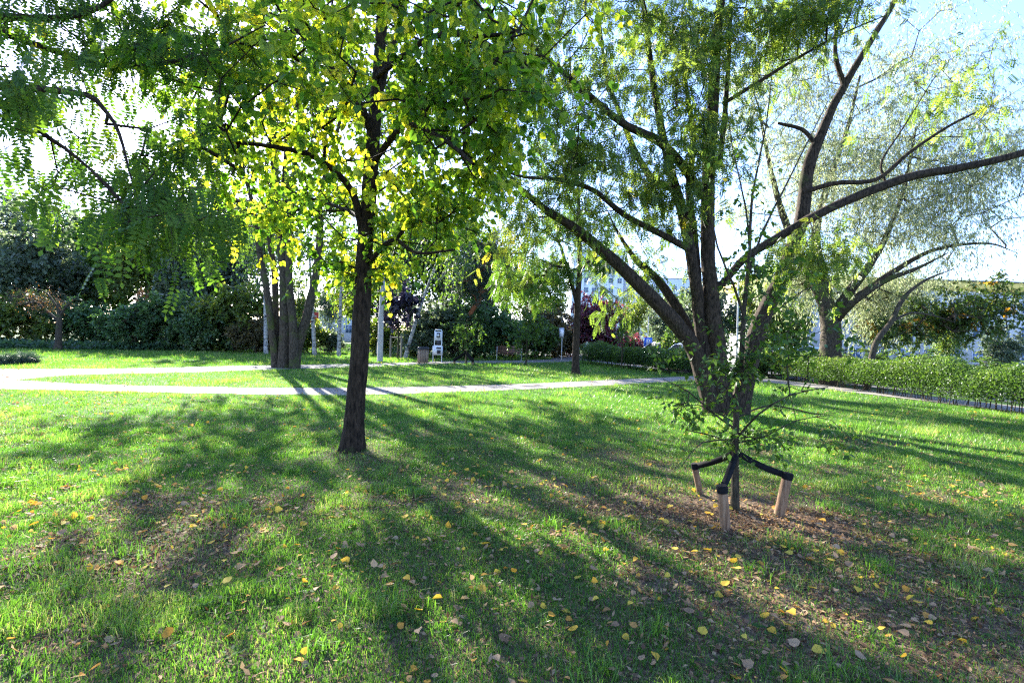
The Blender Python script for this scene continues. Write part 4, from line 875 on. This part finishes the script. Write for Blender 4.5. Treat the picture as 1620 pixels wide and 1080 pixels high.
#### CARS
M['glass']=noisemat('car_glass',[(.3,(.02,.025,.03)),(.7,(.04,.045,.05))],3,rough=.08,bs=0,spec=.8)
M['tyre']=noisemat('tyre',[(.3,(.015,.015,.015)),(.7,(.03,.03,.03))],20,rough=.9)
M['rim_']=noisemat('wheel_rim',[(.3,(.35,.35,.37)),(.7,(.5,.5,.52))],10,rough=.35,metal=.7,bs=0)
M['lampglass']=flatmat('lamp_glass',(.7,.7,.72),.15); M['taillamp']=flatmat('tail_lamp',(.5,.02,.02),.2)
def car(loc, rz, col, label):
    e=empty('parked_car',tuple(loc),label,'car','cars parked beyond the hedge',rz=rz)
    m=noisemat('car_paint',[(.3,tuple(c*.95 for c in col)),(.7,col)],2,rough=.25,bs=0,spec=.6)
    prof=[(-2.1,.32,.55),(-2.15,.45,.75),(-2.05,.8,.82),(-1.75,.95,.84),(-1.0,.97,.85),(.9,.97,.86),(1.6,.98,.84),(2.0,.9,.8),(2.12,.5,.75),(2.08,.32,.6)]
    mb=MB(); S=[]
    xs_=np.linspace(-2.15,2.12,16)
    for x in xs_:
        top=np.interp(x,[-2.15,-2.0,-1.2,-.9,1.6,2.0,2.12],[.62,.78,.9,.93,.96,.9,.62]); w=np.interp(x,[-2.15,-1.8,0,1.8,2.12],[.66,.83,.87,.83,.7])
        S.append([[x,-w*.9,.25],[x,-w,.45],[x,-w*.99,.7],[x,-w*.9,top],[x,w*.9,top],[x,w*.99,.7],[x,w,.45],[x,w*.9,.25]])
    S=np.array(S); n=len(S); i=np.arange(n-1)[:,None]*8; j=np.arange(8)[None,:]; f=np.stack([i+j,i+8+j,i+8+(j+1)%8,i+(j+1)%8],-1).reshape(-1,4); mb.add(S.reshape(-1,3),f)
    for e_,o_ in ((0,[0,1,2,3]),(n-1,[3,2,1,0])): mb.add(S[e_],[[0,1,6,7],[1,2,5,6],[2,3,4,5]])
    mb.build('body',m,e,smooth=False)
    cb=MB(); C=np.array([[-1.05,-.78,.93],[1.75,-.78,.95],[1.35,-.6,1.42],[-.3,-.6,1.44],[-1.05,.78,.93],[1.75,.78,.95],[1.35,.6,1.42],[-.3,.6,1.44]])
    cb.add(C,[[0,1,2,3],[4,7,6,5],[0,3,7,4],[1,5,6,2]]); cb.build('windows',M['glass'],e)
    rf=MB(); rf.add(np.array([[-.38,-.63,1.42],[1.42,-.63,1.4],[1.3,-.5,1.49],[-.15,-.5,1.5],[-.38,.63,1.42],[1.42,.63,1.4],[1.3,.5,1.49],[-.15,.5,1.5]]),[[0,1,2,3],[4,7,6,5],[0,3,7,4],[1,5,6,2],[3,2,6,7],[0,4,5,1]]); rf.build('roof',m,e)
    
    for y in (-1,1):
        for a,b_ in (((-1.08,.8),(-.32,.62)),((1.78,.8),(1.38,.62)),((.3,.8),(.35,.63))): MB().tube([[a[0],y*a[1],.93],[b_[0],y*b_[1],1.44]],[.035,.035],6).build('pillar',m,e)
    for x in (-1.32,1.3):
        for y in (-.8,.8):
            w=MB().tube([[x,y-.1,.31],[x,y-.09,.31],[x,y+.09,.31],[x,y+.1,.31]],[.27,.31,.31,.27],20,cap=True).build('wheel',M['tyre'],e)
            yy=y+(.105 if y>0 else -.105); MB().tube([[x,yy-.006,.31],[x,yy+.006,.31]],[.18,.18],14,cap=True).build('rim',M['rim_'],w)
    for y in (-.6,.6):
        MB().box((-2.13,y-.16,.6),(-2.02,y+.16,.74)).build('headlight',M['lampglass'],e); MB().box((2.02,y-.14,.65),(2.12,y+.14,.85)).build('tail_light',M['taillamp'],e)
    return e
ang=math.atan2(HD[1],HD[0])
def cl_(px,d,extra=0): p=At(px,560,d); return (p[0],d,float(gz(p[0],d))+.02)
car(cl_(1045,33.5),ang,(.7,.72,.74),'pale car seen over the short hedge below the parking sign')
car(cl_(1090,27.5),ang,(.72,.74,.76),'white car seen over the hedge just left of the big robinia')
car(cl_(1258,27.0),ang+1.5,(.32,.5,.55),'pale blue car roof behind the start of the long hedge')
car(cl_(1578,50),math.pi/2,(.5,.52,.55),'silver car facing the park in front of the white building')
car(cl_(1553,51),math.pi/2,(.05,.07,.1),'dark car just left of the silver car near the white building')
car(cl_(1622,49),math.pi/2,(.65,.68,.72),'white car at the right edge of the picture')

#### BUILDINGS
M['plaster']=noisemat('white_plaster',[(.3,(.42,.42,.42)),(.7,(.55,.55,.53))],2,rough=.9,bs=.1)
M['panelhaze']=noisemat('panel_grey_hazed',[(.3,(.5,.55,.62)),(.7,(.6,.65,.72))],1,rough=.9,bs=.1)  # pale blue in the grey imitates haze over the distant blocks
M['yellow']=noisemat('yellow_cladding',[(.35,(.6,.4,.08)),(.6,(.85,.64,.17))],3,(6,6,.2),.7,.1)
M['frame']=flatmat('window_frame',(.7,.7,.7)); M['pane']=noisemat('window_glass',[(.3,(.05,.09,.16)),(.7,(.1,.16,.26))],.5,rough=.1,bs=0,spec=.8)
M['roofing']=flatmat('roofing',(.12,.12,.12)); M['beige']=flatmat('beige_plaster',(.5,.42,.32),.9)
def building(name, loc, rz, w, dep, h, wall, label, cols, rows, ww, wh, z0, dz, band=None, roof=True, stripes=0, cap=100):
    e=empty(name,tuple(loc),label,'building',rz=rz); MB().box((0,0,-2),(w,dep,h)).build('wall',wall,e)
    if band: MB().box((-.12,-.12,h-band),(w+.12,dep+.12,h+.02)).build('cornice',M['yellow'],e)
    if roof: MB().box((-.2,-.2,h+.022),(w+.2,dep+.2,h+.22)).build('roof',M['roofing'],e)
    k=0
    for c in range(cols):
        for r in range(rows):
            if k>=cap: break
            x=w*(c+.5)/cols; z=z0+dz*r
            f=MB(); t=.08; a,b_,c_,d_=x-ww/2,x+ww/2,z,z+wh
            f.box((a,-.05,c_),(a+t,.01,d_)); f.box((b_-t,-.05,c_),(b_,.01,d_)); f.box((a+t,-.05,c_),(b_-t,.01,c_+t)); f.box((a+t,-.05,d_-t),(b_-t,.01,d_)); f.box((x-t/2,-.045,c_+t),(x+t/2,.01,d_-t))
            wn=f.build('window',M['frame'],e); p_=MB(); p_.box((a+t,-.02,c_+t),(x-t/2,-.005,d_-t)); p_.box((x+t/2,-.02,c_+t),(b_-t,-.005,d_-t)); p_.build('pane',M['pane'],wn); k+=1
    for s in range(stripes):
        x=w*(s+.5)/stripes; MB().box((x-.6,-.5,0),(x+.6,-.002,h+.5)).build('pilaster',wall,e)
    return e
A=At(1215,540,62); zt=At(1560,452,66)[2]; g0=-1.45
building('school_building',(A[0],62,g0),math.radians(2),62,14,zt-g0,M['plaster'],'long white building with a yellow cladding band under its flat roof',20,3,1.7,1.6,1.3,3.1,band=1.15)
A=At(905,540,150); zt=At(950,398,150)[2]
building('tower_block',(A[0],150,-1.5),0,14.6,18,zt+1.5,M['panelhaze'],'tall grey blue tower block behind the purple plum',6,9,1.5,1.5,2.2,2.9,stripes=3)
A=At(985,540,156); zt=At(1000,440,156)[2]  # the next block stands in for bright open sky between the buildings
building('sky_gap_block',(A[0],156,-1.5),0,5.2,15,zt+1.5,M['plaster'],'blank white block standing for the bright sky gap right of the tower',1,1,1,1,5,3)
A=At(1008,540,185); zt=At(1040,440,185)[2]
building('panel_block',(A[0],185,-1.5),0,26,14,zt+1.5,M['panelhaze'],'blue grey apartment block with rows of windows far behind the robinia',9,8,1.8,1.5,2,2.8)
A=At(1032,540,50); building('kiosk',(At(1016,540,55)[0],55,-.6),0,3.6,3,At(1030,549,55)[2]+.6,M['beige'],'low beige hut just under the parking sign',2,1,.9,.9,.7,1)
A=At(462,540,95); building('far_house',(A[0],95,0),0,12,10,5.5,M['plaster'],'pale house glimpsed between the birches',4,1,1.3,1.5,1.5,3)
